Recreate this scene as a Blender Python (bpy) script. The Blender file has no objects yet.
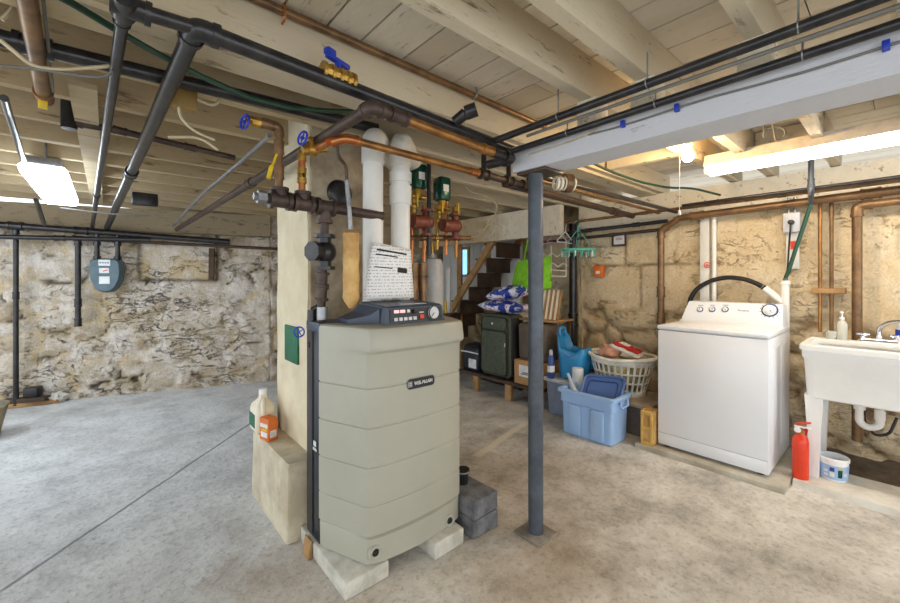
import bpy, bmesh, math, random
from mathutils import Vector, Matrix, noise

C = bpy.context.scene.collection
random.seed(7)
PI = math.pi

# ------------------------------------------------------------------ camera
F, PX, PY, CAMH = 395.0, 450.0, 278.0, 1.33
cam = bpy.data.cameras.new('camera'); cam.sensor_width = 36.0
cam.lens = 36.0 * F / 900.0
cam.shift_y = -(301.5 - PY) / 900.0
cam.clip_start = 0.02
camo = bpy.data.objects.new('camera', cam); C.objects.link(camo)
camo.location = (0, 0, CAMH)
YAW = math.atan2(0.656, 0.755)
camo.rotation_euler = (PI / 2, 0, -YAW)
bpy.context.scene.camera = camo
SN, CS = math.sin(YAW), math.cos(YAW)

# ------------------------------------------------------------------ world / exposure
w = bpy.data.worlds.new('world'); bpy.context.scene.world = w
w.use_nodes = True
bg = w.node_tree.nodes['Background']
bg.inputs[0].default_value = (0.88, 0.94, 1.0, 1); bg.inputs[1].default_value = 1.5
vs = bpy.context.scene.view_settings
vs.view_transform = 'Standard'; vs.look = 'None'; vs.gamma = 1.0; vs.exposure = 0.72
vs.use_curve_mapping = False
E_TUBE_RIGHT, E_TUBE_LEFT, E_BULB = 13.0, 11.0, 240.0

# ------------------------------------------------------------------ sight-line helpers (measuring real positions)
def dirv(px, py):
    t = (px - PX) / F
    return Vector((CS * t + SN, -SN * t + CS, -(py - PY) / F))
def onh(px, py, h):
    d = dirv(px, py); return Vector((0, 0, CAMH)) + d * ((h - CAMH) / d.z)
def onx(px, py, X):
    d = dirv(px, py); return Vector((0, 0, CAMH)) + d * (X / d.x)
def ony(px, py, Y):
    d = dirv(px, py); return Vector((0, 0, CAMH)) + d * (Y / d.y)
def onz(px, py, z):
    return Vector((0, 0, CAMH)) + dirv(px, py) * z

# ------------------------------------------------------------------ materials
def lin(c):
    r = []
    for v in c[:3]:
        v = v / 255.0
        r.append(v / 12.92 if v <= 0.04045 else ((v + 0.055) / 1.055) ** 2.4)
    return r + [1.0]
class N:
    def __init__(s, name):
        s.m = bpy.data.materials.new(name); s.m.use_nodes = True
        s.t = s.m.node_tree; s.b = s.t.nodes['Principled BSDF']
        s.tc = s.t.nodes.new('ShaderNodeTexCoord')
    def n(s, typ, **kw):
        x = s.t.nodes.new('ShaderNode' + typ)
        for k, v in kw.items(): setattr(x, k, v)
        return x
    def l(s, a, b): s.t.links.new(a, b)
    def noise(s, scale, detail=4, rough=.6, vec=None, dist=0):
        x = s.n('TexNoise'); x.inputs['Scale'].default_value = scale
        x.inputs['Detail'].default_value = detail; x.inputs['Roughness'].default_value = rough
        x.inputs['Distortion'].default_value = dist
        s.l(vec or s.tc.outputs['Object'], x.inputs['Vector']); return x.outputs['Fac']
    def ramp(s, fac, stops, interp='LINEAR'):
        x = s.n('ValToRGB'); x.color_ramp.interpolation = interp
        e = x.color_ramp.elements
        while len(e) < len(stops): e.new(0.5)
        for i, (p, c) in enumerate(stops):
            e[i].position = p
            e[i].color = c if len(c) == 4 and max(c) <= 1.0 else lin(c)
        s.l(fac, x.inputs[0]); return x.outputs[0]
    def mix(s, fac, a, b, mode='MIX'):
        x = s.n('Mix', data_type='RGBA', blend_type=mode)
        if isinstance(fac, (int, float)): x.inputs[0].default_value = fac
        else: s.l(fac, x.inputs[0])
        for v, i in ((a, 6), (b, 7)):
            if isinstance(v, (tuple, list)): x.inputs[i].default_value = lin(v)
            else: s.l(v, x.inputs[i])
        return x.outputs[2]
    def math(s, op, a, b=None, c=None):
        x = s.n('Math', operation=op)
        for i, v in enumerate((a, b, c)):
            if v is None: continue
            if isinstance(v, (int, float)): x.inputs[i].default_value = v
            else: s.l(v, x.inputs[i])
        return x.outputs[0]
    def mapr(s, v, a, b, c=0., d=1.):
        x = s.n('MapRange'); s.l(v, x.inputs[0])
        for i, q in enumerate((a, b, c, d)): x.inputs[i + 1].default_value = q
        return x.outputs[0]
    def bump(s, h, st, dist=.01):
        x = s.n('Bump'); x.inputs['Strength'].default_value = st; x.inputs['Distance'].default_value = dist
        s.l(h, x.inputs['Height']); s.l(x.outputs[0], s.b.inputs['Normal'])
    def attr(s, name): return s.n('Attribute', attribute_name=name)
    def base(s, col, rough=.6, metal=0., spec=.5):
        if isinstance(col, (tuple, list)): s.b.inputs['Base Color'].default_value = lin(col)
        else: s.l(col, s.b.inputs['Base Color'])
        if isinstance(rough, (int, float)): s.b.inputs['Roughness'].default_value = rough
        else: s.l(rough, s.b.inputs['Roughness'])
        s.b.inputs['Metallic'].default_value = metal
        s.b.inputs['Specular IOR Level'].default_value = spec
        return s.m
def mat(name, col, rough=.5, metal=0., col2=None, scale=9, lo=.35, hi=.65, bump=0, bscale=40, spec=.5):
    m = N(name)
    c2 = col2 or tuple(max(0, v * .86) for v in col)
    c = m.ramp(m.noise(scale, 5, .65), [(lo, col), (hi, c2)])
    if bump: m.bump(m.noise(bscale, 4), bump, .004)
    return m.base(c, rough, metal, spec)
def emit(name, col, st):
    m = N(name); m.base((240, 240, 240), .4)
    m.b.inputs['Emission Color'].default_value = lin(col); m.b.inputs['Emission Strength'].default_value = st
    return m.m

M = {}
M['iron'] = mat('black_iron_pipe', (58, 56, 56), .28, .35, (34, 33, 34), 14, bump=.15)
M['ironbrown'] = mat('rusty_iron_pipe', (88, 70, 60), .5, .3, (58, 46, 40), 14, bump=.2)
M['copper'] = mat('aged_copper', (186, 134, 76), .36, .7, (132, 90, 50), 9, bump=.05)
M['darkcopper'] = mat('dark_copper', (146, 112, 76), .38, .5, (98, 74, 52), 9, bump=.08)
M['brightcopper'] = mat('bright_copper', (204, 134, 80), .3, .75, (164, 98, 54), 9)
M['brass'] = mat('brass', (196, 156, 70), .35, .7, (150, 112, 48), 18)
M['galv'] = mat('galvanised_steel', (160, 160, 160), .38, .6, (118, 118, 120), 16)
M['chrome'] = mat('chrome', (225, 225, 230), .12, 1., (205, 205, 210), 4)
M['pvc'] = mat('white_pvc', (232, 230, 224), .35, 0, (220, 216, 208), 4)
M['blueh'] = mat('blue_enamel', (32, 66, 190), .35, 0, (24, 48, 150), 12)
M['yellow'] = mat('yellow_plastic', (226, 190, 40), .45)
M['red'] = mat('red_enamel', (228, 66, 32), .3, 0, (216, 56, 26))
M['white'] = mat('white_enamel', (236, 238, 242), .28, 0, (232, 234, 238), 2)
M['whiteplastic'] = mat('white_plastic', (240, 240, 238), .4, 0, (232, 232, 230), 3)
M['cream'] = mat('cream_plastic', (236, 226, 204), .45, 0, (226, 214, 188), 5)
M['black'] = mat('black_plastic', (28, 28, 30), .4)
M['rubber'] = mat('black_rubber', (34, 32, 32), .55)
M['greencable'] = mat('green_rubber', (24, 62, 44), .5, 0, (16, 44, 32))
M['greenhose'] = mat('green_hose', (34, 78, 58), .4)
M['cable'] = mat('cream_cable', (196, 180, 146), .6)
M['greycable'] = mat('grey_cable', (120, 116, 108), .6)
M['greypaint'] = mat('grey_painted_steel', (84, 92, 102), .4, .1, (62, 66, 72), 6, bump=.05)
M['beige'] = mat('beige_boiler_plastic', (172, 169, 153), .42, 0, (166, 163, 147), 3)
M['slate'] = mat('slate_blue_plastic', (66, 78, 96), .4, 0, (58, 68, 84), 4)
M['jacket'] = mat('dark_jacket_steel', (46, 50, 58), .35, .2)
M['paper'] = mat('paper', (238, 238, 236), .8)
M['cardboard'] = mat('cardboard', (190, 146, 98), .85, 0, (168, 126, 82))
M['tanwood'] = mat('raw_wood', (178, 140, 92), .75, 0, (142, 104, 62), 6, bump=.2)
M['darkwood'] = mat('dark_wood', (92, 70, 52), .8, 0, (60, 46, 36), 6, bump=.2)
M['yellowwood'] = mat('yellow_wood', (222, 182, 96), .7, 0, (196, 150, 70), 8)
M['teal'] = mat('teal_enamel', (18, 82, 66), .25, .2, (10, 50, 42))
M['tealplastic'] = mat('mint_plastic', (112, 204, 176), .4)
M['castred'] = mat('cast_iron_red', (136, 70, 50), .5, .2, (96, 50, 38), 20)
M['greytank'] = mat('grey_tank_paint', (176, 176, 174), .4)
M['pink'] = mat('pink_plastic', (206, 160, 160), .4)
M['green'] = mat('lime_fabric', (136, 202, 40), .8, 0, (112, 176, 26), 12, bump=.2, bscale=20)
M['ltblue'] = mat('light_blue_plastic', (158, 190, 230), .35, 0, (150, 182, 224), 3)
M['midblue'] = mat('slate_blue_lid_plastic', (84, 112, 166), .35, 0, (76, 102, 156), 3)
M['caddy'] = mat('blue_plastic', (44, 138, 192), .35, 0, (36, 124, 178), 3)
M['navy'] = mat('navy_plastic', (40, 66, 130), .35)
M['greybin'] = mat('grey_bin_plastic', (124, 134, 156), .4)
M['greylid'] = mat('pale_grey_plastic', (198, 200, 206), .4)
M['taupebin'] = mat('smoke_bin_plastic', (112, 104, 98), .35)
M['taupelid'] = mat('taupe_plastic', (186, 170, 148), .4)
M['suit'] = mat('olive_canvas', (82, 88, 72), .8, 0, (66, 72, 58), 30, bump=.2, bscale=200)
M['suitdark'] = mat('black_canvas', (38, 38, 38), .75)
M['taupefabric'] = mat('taupe_fabric', (104, 92, 80), .9, 0, (84, 72, 62), 8)
M['blackbag'] = mat('black_bag_film', (36, 38, 48), .35, 0, (24, 26, 32), 6, bump=.3, bscale=18)
M['greenpaint'] = mat('green_paint', (26, 108, 72), .6, 0, (18, 82, 54))
M['ochre'] = mat('ochre_box_paint', (150, 120, 58), .6, 0, (122, 96, 46))
M['foam'] = mat('tan_pipe_insulation', (214, 176, 112), .7, 0, (172, 126, 68), 7, bump=.3, bscale=18)
M['meter'] = mat('meter_paint', (88, 108, 116), .45, .1, (74, 94, 102))
M['orange'] = mat('orange_card', (224, 120, 42), .6, 0, (206, 98, 30))
M['block'] = mat('pale_concrete_block', (212, 208, 196), .9, 0, (180, 176, 162), 14, bump=.6, bscale=60)
M['darkblock'] = mat('dark_concrete_block', (122, 122, 124), .9, 0, (84, 84, 88), 14, bump=.6, bscale=60)
M['redcloth'] = mat('red_cloth', (190, 40, 32), .85, 0, (160, 30, 26), 12)
M['pinkcloth'] = mat('pink_cloth', (210, 150, 130), .9, 0, (190, 150, 110), 10)
M['sagecloth'] = mat('sage_cloth', (186, 182, 140), .9, 0, (96, 98, 70), 9)
M['whitecloth'] = mat('white_cloth', (232, 226, 216), .9)
M['label'] = mat('white_label', (230, 230, 228), .6)
M['blackp'] = mat('console_black', (24, 22, 24), .3)
M['glow_red'] = emit('red_led', (255, 50, 60), .5)
M['tube_r'] = emit('warm_white_tube', (255, 246, 232), E_TUBE_RIGHT)
M['tube_l'] = emit('cool_white_diffuser', (222, 238, 255), E_TUBE_LEFT)
M['bulb'] = emit('bulb_glass', (255, 214, 150), E_BULB)
M['pane'] = emit('lit_window_pane', (120, 196, 240), .9)

def stone_mat(name, stone_a, stone_b, mortar, dark, wash, washlo, washhi, bumpst, pitk=.75, crev=0.):
    m = N(name); a = m.attr('stone')
    sx = m.n('SeparateColor'); m.l(a.outputs['Color'], sx.inputs[0])
    mort, tone, rough = sx.outputs[0], sx.outputs[1], sx.outputs[2]
    n1 = m.noise(5, 8, .7); n2 = m.noise(24, 6, .7); n3 = m.noise(1.6, 4, .6); n4 = m.noise(70, 4, .6)
    st = m.mix(tone, stone_a, stone_b)
    st = m.mix(m.mapr(n2, .35, .7), st, m.mix(.5, st, mortar))
    c = m.mix(mort, st, mortar)
    c = m.mix(m.mapr(n1, washlo, washhi), c, wash)
    pit = m.math('MULTIPLY', m.mapr(m.noise(13, 6, .75, dist=.6), .58, .66), m.mapr(n3, .42, .62))
    c = m.mix(m.math('MULTIPLY', pit, pitk), c, dark)
    if crev:     # thin open crevices, lying mostly flat
        mp = m.n('Mapping'); mp.inputs['Scale'].default_value = (1.6, 1.6, 4.2); m.l(m.tc.outputs['Object'], mp.inputs[0])
        q = m.math('ABSOLUTE', m.math('SUBTRACT', m.noise(2.6, 7, .62, mp.outputs[0], .8), .5))
        cv = m.math('MULTIPLY', m.mapr(q, .004, .018, 1, 0), m.mapr(m.noise(2.2, 4, .6), .50, .60))
        c = m.mix(m.math('MULTIPLY', cv, crev), c, dark)
        pit = m.math('ADD', pit, cv)
    c = m.mix(m.math('MULTIPLY', rough, .85), c, dark)
    c = m.mix(m.math('MULTIPLY', m.mapr(n4, .4, .75), .25), c, dark)
    m.bump(m.math('ADD', m.math('ADD', n2, m.math('MULTIPLY', n4, .4)), m.math('MULTIPLY', pit, -1.2)), bumpst, .02)
    return m.base(c, .95, 0, .2)
M['rubble'] = stone_mat('whitewashed_rubble', (198, 186, 168), (164, 148, 124), (206, 184, 146), (62, 52, 42), (226, 216, 204), .44, .60, 1., .8, .7)
M['tanstone'] = stone_mat('tan_limewashed_stone', (226, 206, 170), (208, 182, 140), (214, 190, 150), (118, 88, 56), (234, 220, 192), .45, .7, .8, .25, .4)

def floor_mat():
    m = N('worn_concrete')
    co = m.n('NewGeometry').outputs['Position']
    big = m.noise(.7, 5, .6, co, .4); mid = m.noise(3.2, 7, .7, co); fine = m.noise(30, 6, .75, co); grit = m.noise(90, 3, .6, co)
    sp = m.n('SeparateXYZ'); m.l(co, sp.inputs[0])
    X, Y = sp.outputs[0], sp.outputs[1]
    # far bay paler and cooler, cool light put into the colour; near bays bare aggregate
    edge = m.math('ADD', m.math('SUBTRACT', Y, m.math('MULTIPLY', X, 1.3)), m.math('MULTIPLY', mid, .8))
    cool_lit = m.mapr(edge, .9, 1.7)
    bare = m.ramp(mid, [(.30, (152, 148, 139)), (.5, (205, 200, 190)), (.68, (229, 225, 217))])
    pale = m.ramp(mid, [(.30, (176, 176, 174)), (.5, (210, 211, 210)), (.7, (230, 230, 228))])
    c = m.mix(cool_lit, bare, pale)
    c = m.mix(m.math('MULTIPLY', m.mapr(big, .5, .7), .4), c, (144, 134, 118))
    c = m.mix(m.math('MULTIPLY', m.mapr(fine, .5, .72), .55), c, (100, 92, 82))
    c = m.mix(m.math('MULTIPLY', m.mapr(grit, .58, .72), .5), c, (228, 224, 216))
    # rust tinted stain around the boiler plinth
    def blob(x0, y0, r0, r1):
        dx = m.math('SUBTRACT', X, x0); dy = m.math('SUBTRACT', Y, y0)
        d = m.math('SQRT', m.math('ADD', m.math('MULTIPLY', dx, dx), m.math('MULTIPLY', dy, dy)))
        d = m.math('ADD', d, m.math('MULTIPLY', m.math('SUBTRACT', mid, .5), .9))
        return m.mapr(d, r0, r1, 1, 0)
    c = m.mix(m.math('MULTIPLY', blob(.62, 1.75, .05, .5), .35), c, (176, 140, 86))
    c = m.mix(m.math('MULTIPLY', blob(2.1, 1.8, .2, .9), .35), c, (140, 112, 82))
    c = m.mix(m.math('MULTIPLY', blob(1.5, 1.1, .1, .6), .3), c, (164, 132, 92))
    # saw-cut joint in the slab
    def line(p, q, wd, col, c, wob=.02):
        d = (q - p); d.z = 0; d.normalize(); nx, ny = -d.y, d.x
        k = nx * p.x + ny * p.y
        v = m.math('SUBTRACT', m.math('ADD', m.math('MULTIPLY', X, nx), m.math('MULTIPLY', Y, ny)), k)
        v = m.math('ABSOLUTE', m.math('ADD', v, m.math('MULTIPLY', m.math('SUBTRACT', mid, .5), wob)))
        f = m.mapr(v, wd * .5, wd, 1, 0)
        s = m.math('ADD', m.math('MULTIPLY', X, d.x), m.math('MULTIPLY', Y, d.y))
        a0 = p.x * d.x + p.y * d.y; a1 = q.x * d.x + q.y * d.y
        g = m.math('MULTIPLY', m.mapr(s, a0 - .05, a0), m.mapr(s, a1, a1 + .05, 1, 0))
        return m.mix(m.math('MULTIPLY', m.math('MULTIPLY', f, g), .75), c, col)
    c = line(onh(5, 588, 0), onh(252, 422, 0), .012, (92, 94, 96), c)
    c = line(onh(478, 455, 0), onh(526, 422, 0), .04, (222, 210, 188), c, .06)
    h = m.math('ADD', m.math('MULTIPLY', fine, 1), m.math('MULTIPLY', mid, 1.5))
    m.bump(h, .7, .01)
    return m.base(c, m.mapr(cool_lit, 0, 1, .85, .6), 0, .35)
M['floor'] = floor_mat()
def wood_mat(name, a, b, peel, plo, phi, stretch, raw=None):
    m = N(name); t = m.attr('tone')
    mp = m.n('Mapping'); mp.inputs['Scale'].default_value = stretch
    m.l(m.tc.outputs['Object'], mp.inputs[0]); v = mp.outputs[0]
    g = m.noise(7, 7, .7, v); k = m.noise(3.0, 6, .7, v); fl = m.noise(30, 4, .7, v)
    c = m.mix(t.outputs['Fac'], a, b)
    c = m.mix(m.math('MULTIPLY', m.mapr(k, .35, .65), .4), c, b)
    if raw:      # the far bays were never whitewashed
        sp = m.n('SeparateXYZ'); m.l(m.n('NewGeometry').outputs['Position'], sp.inputs[0])
        far = m.mapr(m.math('ADD', m.math('SUBTRACT', sp.outputs[1], m.math('MULTIPLY', sp.outputs[0], .5)), m.math('MULTIPLY', k, .8)), 1.7, 2.2)
        c = m.mix(m.math('MULTIPLY', far, m.mapr(k, .3, .6, .72, 1.)), c, raw)
    c = m.mix(m.math('MULTIPLY', m.mapr(g, plo, phi), .8), c, peel)
    c = m.mix(m.math('MULTIPLY', m.mapr(fl, .6, .75), .35), c, peel)
    m.bump(m.math('ADD', g, m.math('MULTIPLY', fl, .6)), .4, .008)
    return m.base(c, .8, 0, .3)
M['deck'] = wood_mat('whitewashed_deck_boards', (222, 214, 198), (194, 182, 160), (104, 80, 54), .60, .70, (3, .6, 3), (122, 100, 68))
M['joist'] = wood_mat('whitewashed_joists', (226, 217, 198), (200, 187, 162), (92, 70, 48), .585, .68, (.6, 3, 3), (178, 156, 120))
M['beam'] = wood_mat('pale_painted_beam', (212, 214, 220), (200, 200, 204), (132, 116, 98), .64, .70, (3, .6, 3))
M['sill'] = wood_mat('dark_sill_timber', (178, 162, 134), (146, 130, 104), (72, 60, 48), .55, .7, (.6, 3, 3))
M['whiteboard'] = wood_mat('white_painted_boards', (216, 214, 208), (196, 194, 188), (150, 136, 116), .68, .78, (2, 2, .6))
M['chimney'] = mat('cream_painted_masonry', (226, 214, 186), .85, 0, (208, 194, 162), 4, bump=.5, bscale=16)
M['chimneyrough'] = mat('sooty_whitewash', (190, 176, 150), .9, 0, (128, 108, 84), 4, bump=.8, bscale=14)
M['ledge'] = mat('chalky_concrete', (214, 204, 180), .92, 0, (178, 164, 138), 5, bump=.6, bscale=22)
M['padcon'] = mat('pad_concrete', (196, 190, 174), .9, 0, (166, 158, 142), 6, bump=.5, bscale=40)
M['curbcon'] = mat('pale_curb_concrete', (226, 222, 212), .9, 0, (200, 194, 182), 6, bump=.4, bscale=40)
M['dirt'] = mat('bare_earth', (116, 100, 82), .95, 0, (78, 66, 54), 7, bump=1., bscale=14)
def bagprint():
    m = N('printed_bag_film')
    c = m.ramp(m.noise(7, 3, .6, dist=.8), [(.0, (26, 44, 128)), (.46, (34, 60, 160)), (.5, (226, 228, 236)), (.58, (222, 222, 230)), (.62, (196, 60, 70)), (.66, (34, 60, 160)), (1, (24, 40, 110))])
    m.bump(m.noise(14, 4), .3, .01)
    return m.base(c, .35)
M['bagprint'] = bagprint()
def printed():
    m = N('printed_sheet')
    sp = m.n('SeparateXYZ'); m.l(m.tc.outputs['Object'], sp.inputs[0])
    z = m.math('FRACT', m.math('MULTIPLY', sp.outputs[2], 62)); ln = m.math('LESS_THAN', z, .36)
    mp = m.n('Mapping'); mp.inputs['Scale'].default_value = (120, 1, 62); m.l(m.tc.outputs['Object'], mp.inputs[0])
    g = m.math('GREATER_THAN', m.noise(1, 2, .5, mp.outputs[0]), .5)
    return m.base(m.mix(m.math('MULTIPLY', m.math('MULTIPLY', ln, g), .6), (238, 238, 238), (110, 110, 120)), .8)
M['printed'] = printed()

# ------------------------------------------------------------------ mesh builder
def rot_to(d):
    return Vector((0, 0, 1)).rotation_difference(Vector(d).normalized()).to_matrix().to_4x4()
class MB:
    def __init__(s):
        s.bm = bmesh.new(); s.tone = s.bm.loops.layers.color.new('tone'); s.smooth = True
    def _tone(s, faces, t):
        for f in faces:
            for lp in f.loops: lp[s.tone] = (t, t, t, 1)
    def box(s, lo, hi, bev=0, tone=0., mtx=None, seg=2):
        lo, hi = Vector(lo), Vector(hi)
        lo, hi = Vector([min(a, b) for a, b in zip(lo, hi)]), Vector([max(a, b) for a, b in zip(lo, hi)])
        b2 = bmesh.new(); r = bmesh.ops.create_cube(b2, size=1)
        for v in b2.verts:
            v.co = Vector([(lo[i] + hi[i]) / 2 + v.co[i] * (hi[i] - lo[i]) for i in range(3)])
        if bev: bmesh.ops.bevel(b2, geom=list(b2.edges), offset=bev, segments=seg, affect='EDGES', profile=.5)
        if mtx: bmesh.ops.transform(b2, matrix=mtx, verts=b2.verts)
        s._merge(b2, tone); return s
    def _merge(s, b2, tone=0.):
        vm = {}
        for v in b2.verts: vm[v] = s.bm.verts.new(v.co)
        for f in b2.faces:
            try: nf = s.bm.faces.new([vm[v] for v in f.verts])
            except ValueError: continue
            for lp in nf.loops: lp[s.tone] = (tone, tone, tone, 1)
        b2.free()
    def cyl(s, p0, p1, r0, r1=None, seg=16, cap=True):
        p0, p1 = Vector(p0), Vector(p1); r1 = r0 if r1 is None else r1
        q = rot_to(p1 - p0); a = []
        for p, r in ((p0, r0), (p1, r1)):
            a.append([s.bm.verts.new(p + q @ Vector((r * math.cos(2 * PI * i / seg), r * math.sin(2 * PI * i / seg), 0))) for i in range(seg)])
        for i in range(seg):
            j = (i + 1) % seg; s.bm.faces.new((a[0][i], a[0][j], a[1][j], a[1][i]))
        if cap: s.bm.faces.new(a[0][::-1]); s.bm.faces.new(a[1])
        return s
    def tube(s, pts, r, seg=10, fillet=0, cap=True, closed=False):
        pts = [Vector(p) for p in pts]
        if fillet and len(pts) > 2:
            o = [pts[0]]
            for i in range(1, len(pts) - 1):
                a, b, c = pts[i - 1], pts[i], pts[i + 1]
                f = min(fillet, (a - b).length * .49, (c - b).length * .49)
                u = b + (a - b).normalized() * f; v = b + (c - b).normalized() * f
                for k in range(7):
                    t = k / 6; o.append(u * (1 - t) ** 2 + b * 2 * t * (1 - t) + v * t * t)
            o.append(pts[-1]); pts = o
        n = len(pts); rings = []
        rr = r if callable(r) else (lambda t: r)
        nrm = None
        for i in range(n):
            if closed: d = (pts[(i + 1) % n] - pts[i - 1])
            else: d = (pts[min(i + 1, n - 1)] - pts[max(i - 1, 0)])
            if d.length < 1e-9: d = Vector((0, 0, 1))
            d.normalize()
            if nrm is None:
                nrm = d.orthogonal().normalized()
            else:
                nrm = (nrm - d * nrm.dot(d)); nrm = nrm.normalized() if nrm.length > 1e-6 else d.orthogonal().normalized()
            bn = d.cross(nrm); R = rr(i / max(1, n - 1))
            rings.append([s.bm.verts.new(pts[i] + (nrm * math.cos(2 * PI * k / seg) + bn * math.sin(2 * PI * k / seg)) * R) for k in range(seg)])
        m = n if closed else n - 1
        for i in range(m):
            A, B = rings[i], rings[(i + 1) % n]
            for k in range(seg):
                j = (k + 1) % seg; s.bm.faces.new((A[k], A[j], B[j], B[k]))
        if cap and not closed: s.bm.faces.new(rings[0][::-1]); s.bm.faces.new(rings[-1])
        return s
    def loft(s, secs, cap0=True, cap1=True, skip=None):
        rings = [[s.bm.verts.new(Vector(p)) for p in sec] for sec in secs]
        n = len(rings[0])
        for i in range(len(rings) - 1):
            for k in range(n):
                if skip and skip(i, k): continue
                j = (k + 1) % n; s.bm.faces.new((rings[i][k], rings[i][j], rings[i + 1][j], rings[i + 1][k]))
        if cap0: s.bm.faces.new(rings[0][::-1])
        if cap1: s.bm.faces.new(rings[-1])
        return s
    def lathe(s, base, prof, seg=20, axis=(0, 0, 1)):
        base = Vector(base); q = rot_to(axis)
        return s.loft([[base + q @ Vector((max(r, 1e-4) * math.cos(2 * PI * k / seg), max(r, 1e-4) * math.sin(2 * PI * k / seg), z)) for k in range(seg)] for r, z in prof])
    def prism(s, poly, d):
        d = Vector(d); a = [s.bm.verts.new(Vector(p)) for p in poly]; b = [s.bm.verts.new(Vector(p) + d) for p in poly]
        n = len(a)
        for i in range(n):
            j = (i + 1) % n; s.bm.faces.new((a[i], a[j], b[j], b[i]))
        s.bm.faces.new(a[::-1]); s.bm.faces.new(b); return s
    def ball(s, c, r, sc=(1, 1, 1), wob=0, u=20, v=12, sup=1.0):
        b2 = bmesh.new(); bmesh.ops.create_uvsphere(b2, u_segments=u, v_segments=v, radius=1)
        for p in b2.verts:
            q = Vector([math.copysign(abs(x) ** sup, x) for x in p.co])
            k = 1 + (wob * noise.noise(p.co * 2.3 + Vector(c)) if wob else 0)
            p.co = Vector(c) + Vector([q[i] * r * sc[i] * k for i in range(3)])
        s._merge(b2); return s
    def torus(s, c, R, r, axis=(0, 0, 1), seg=28, sub=8):
        q = rot_to(axis)
        return s.tube([Vector(c) + q @ Vector((R * math.cos(2 * PI * i / seg), R * math.sin(2 * PI * i / seg), 0)) for i in range(seg)], r, sub, closed=True)
    def build(s, name, m, parent=None, sharp=40, mods=None, kind=None):
        bmesh.ops.recalc_face_normals(s.bm, faces=s.bm.faces)
        co = [v.co for v in s.bm.verts]
        if parent is None:
            lo = Vector([min(v[i] for v in co) for i in range(3)]); hi = Vector([max(v[i] for v in co) for i in range(3)])
            org = Vector(((lo.x + hi.x) / 2, (lo.y + hi.y) / 2, lo.z))
        else: org = Vector(parent['_w'])
        bmesh.ops.translate(s.bm, verts=s.bm.verts, vec=-org)
        me = bpy.data.meshes.new(name); s.bm.to_mesh(me); s.bm.free()
        me.materials.append(m)
        for p in me.polygons: p.use_smooth = True
        try: me.set_sharp_from_angle(angle=math.radians(sharp))
        except Exception: pass
        o = bpy.data.objects.new(name, me); C.objects.link(o)
        if parent is None: o.location = org
        else: o.parent = parent
        o['_w'] = list(org)
        if kind: o['kind'] = kind
        if mods: mods(o)
        return o
def tag(o, label, cat, group=None, kind=None):
    o['label'] = label; o['category'] = cat
    if group: o['group'] = group
    if kind: o['kind'] = kind
    return o
def thing(name, label, cat, loc, group=None):
    o = bpy.data.objects.new(name, None); C.objects.link(o); o.location = loc; o.empty_display_size = .05
    o['_w'] = list(loc); return tag(o, label, cat, group)
def text(body, size, mtx, name, m, parent, depth=.0008):
    cu = bpy.data.curves.new(name, 'FONT'); cu.body = body; cu.size = size; cu.align_x = 'CENTER'; cu.align_y = 'CENTER'; cu.extrude = depth
    o = bpy.data.objects.new(name, cu); C.objects.link(o)
    dg = bpy.context.evaluated_depsgraph_get(); me = bpy.data.meshes.new_from_object(o.evaluated_get(dg))
    bpy.data.objects.remove(o)
    me.transform(mtx); me.transform(Matrix.Translation(-Vector(parent['_w'])))
    me.materials.clear(); me.materials.append(m)
    o = bpy.data.objects.new(name, me); C.objects.link(o); o.parent = parent; o['_w'] = parent['_w']; return o
def face_front(loc, axis):       # upright lettering facing -Y ('y') or -X ('x')
    return Matrix.Translation(Vector(loc)) @ Matrix.Rotation(0 if axis == 'y' else -PI / 2, 4, 'Z') @ Matrix.Rotation(PI / 2, 4, 'X')
def rrect(cx, cy, w_, d_, r, z, n=5):
    o = []
    for sx, sy, a0 in ((1, 1, 0), (-1, 1, 90), (-1, -1, 180), (1, -1, 270)):
        for k in range(n):
            a = math.radians(a0 + 90 * k / (n - 1))
            o.append(Vector((cx + sx * (w_ / 2 - r) + r * math.cos(a), cy + sy * (d_ / 2 - r) + r * math.sin(a), z)))
    return o
def copy_tree(o, parent=None):
    c = o.copy(); C.objects.link(c)
    if parent: c.parent = parent
    for ch in list(o.children): copy_tree(ch, c)
    return c
V = Vector
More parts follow.
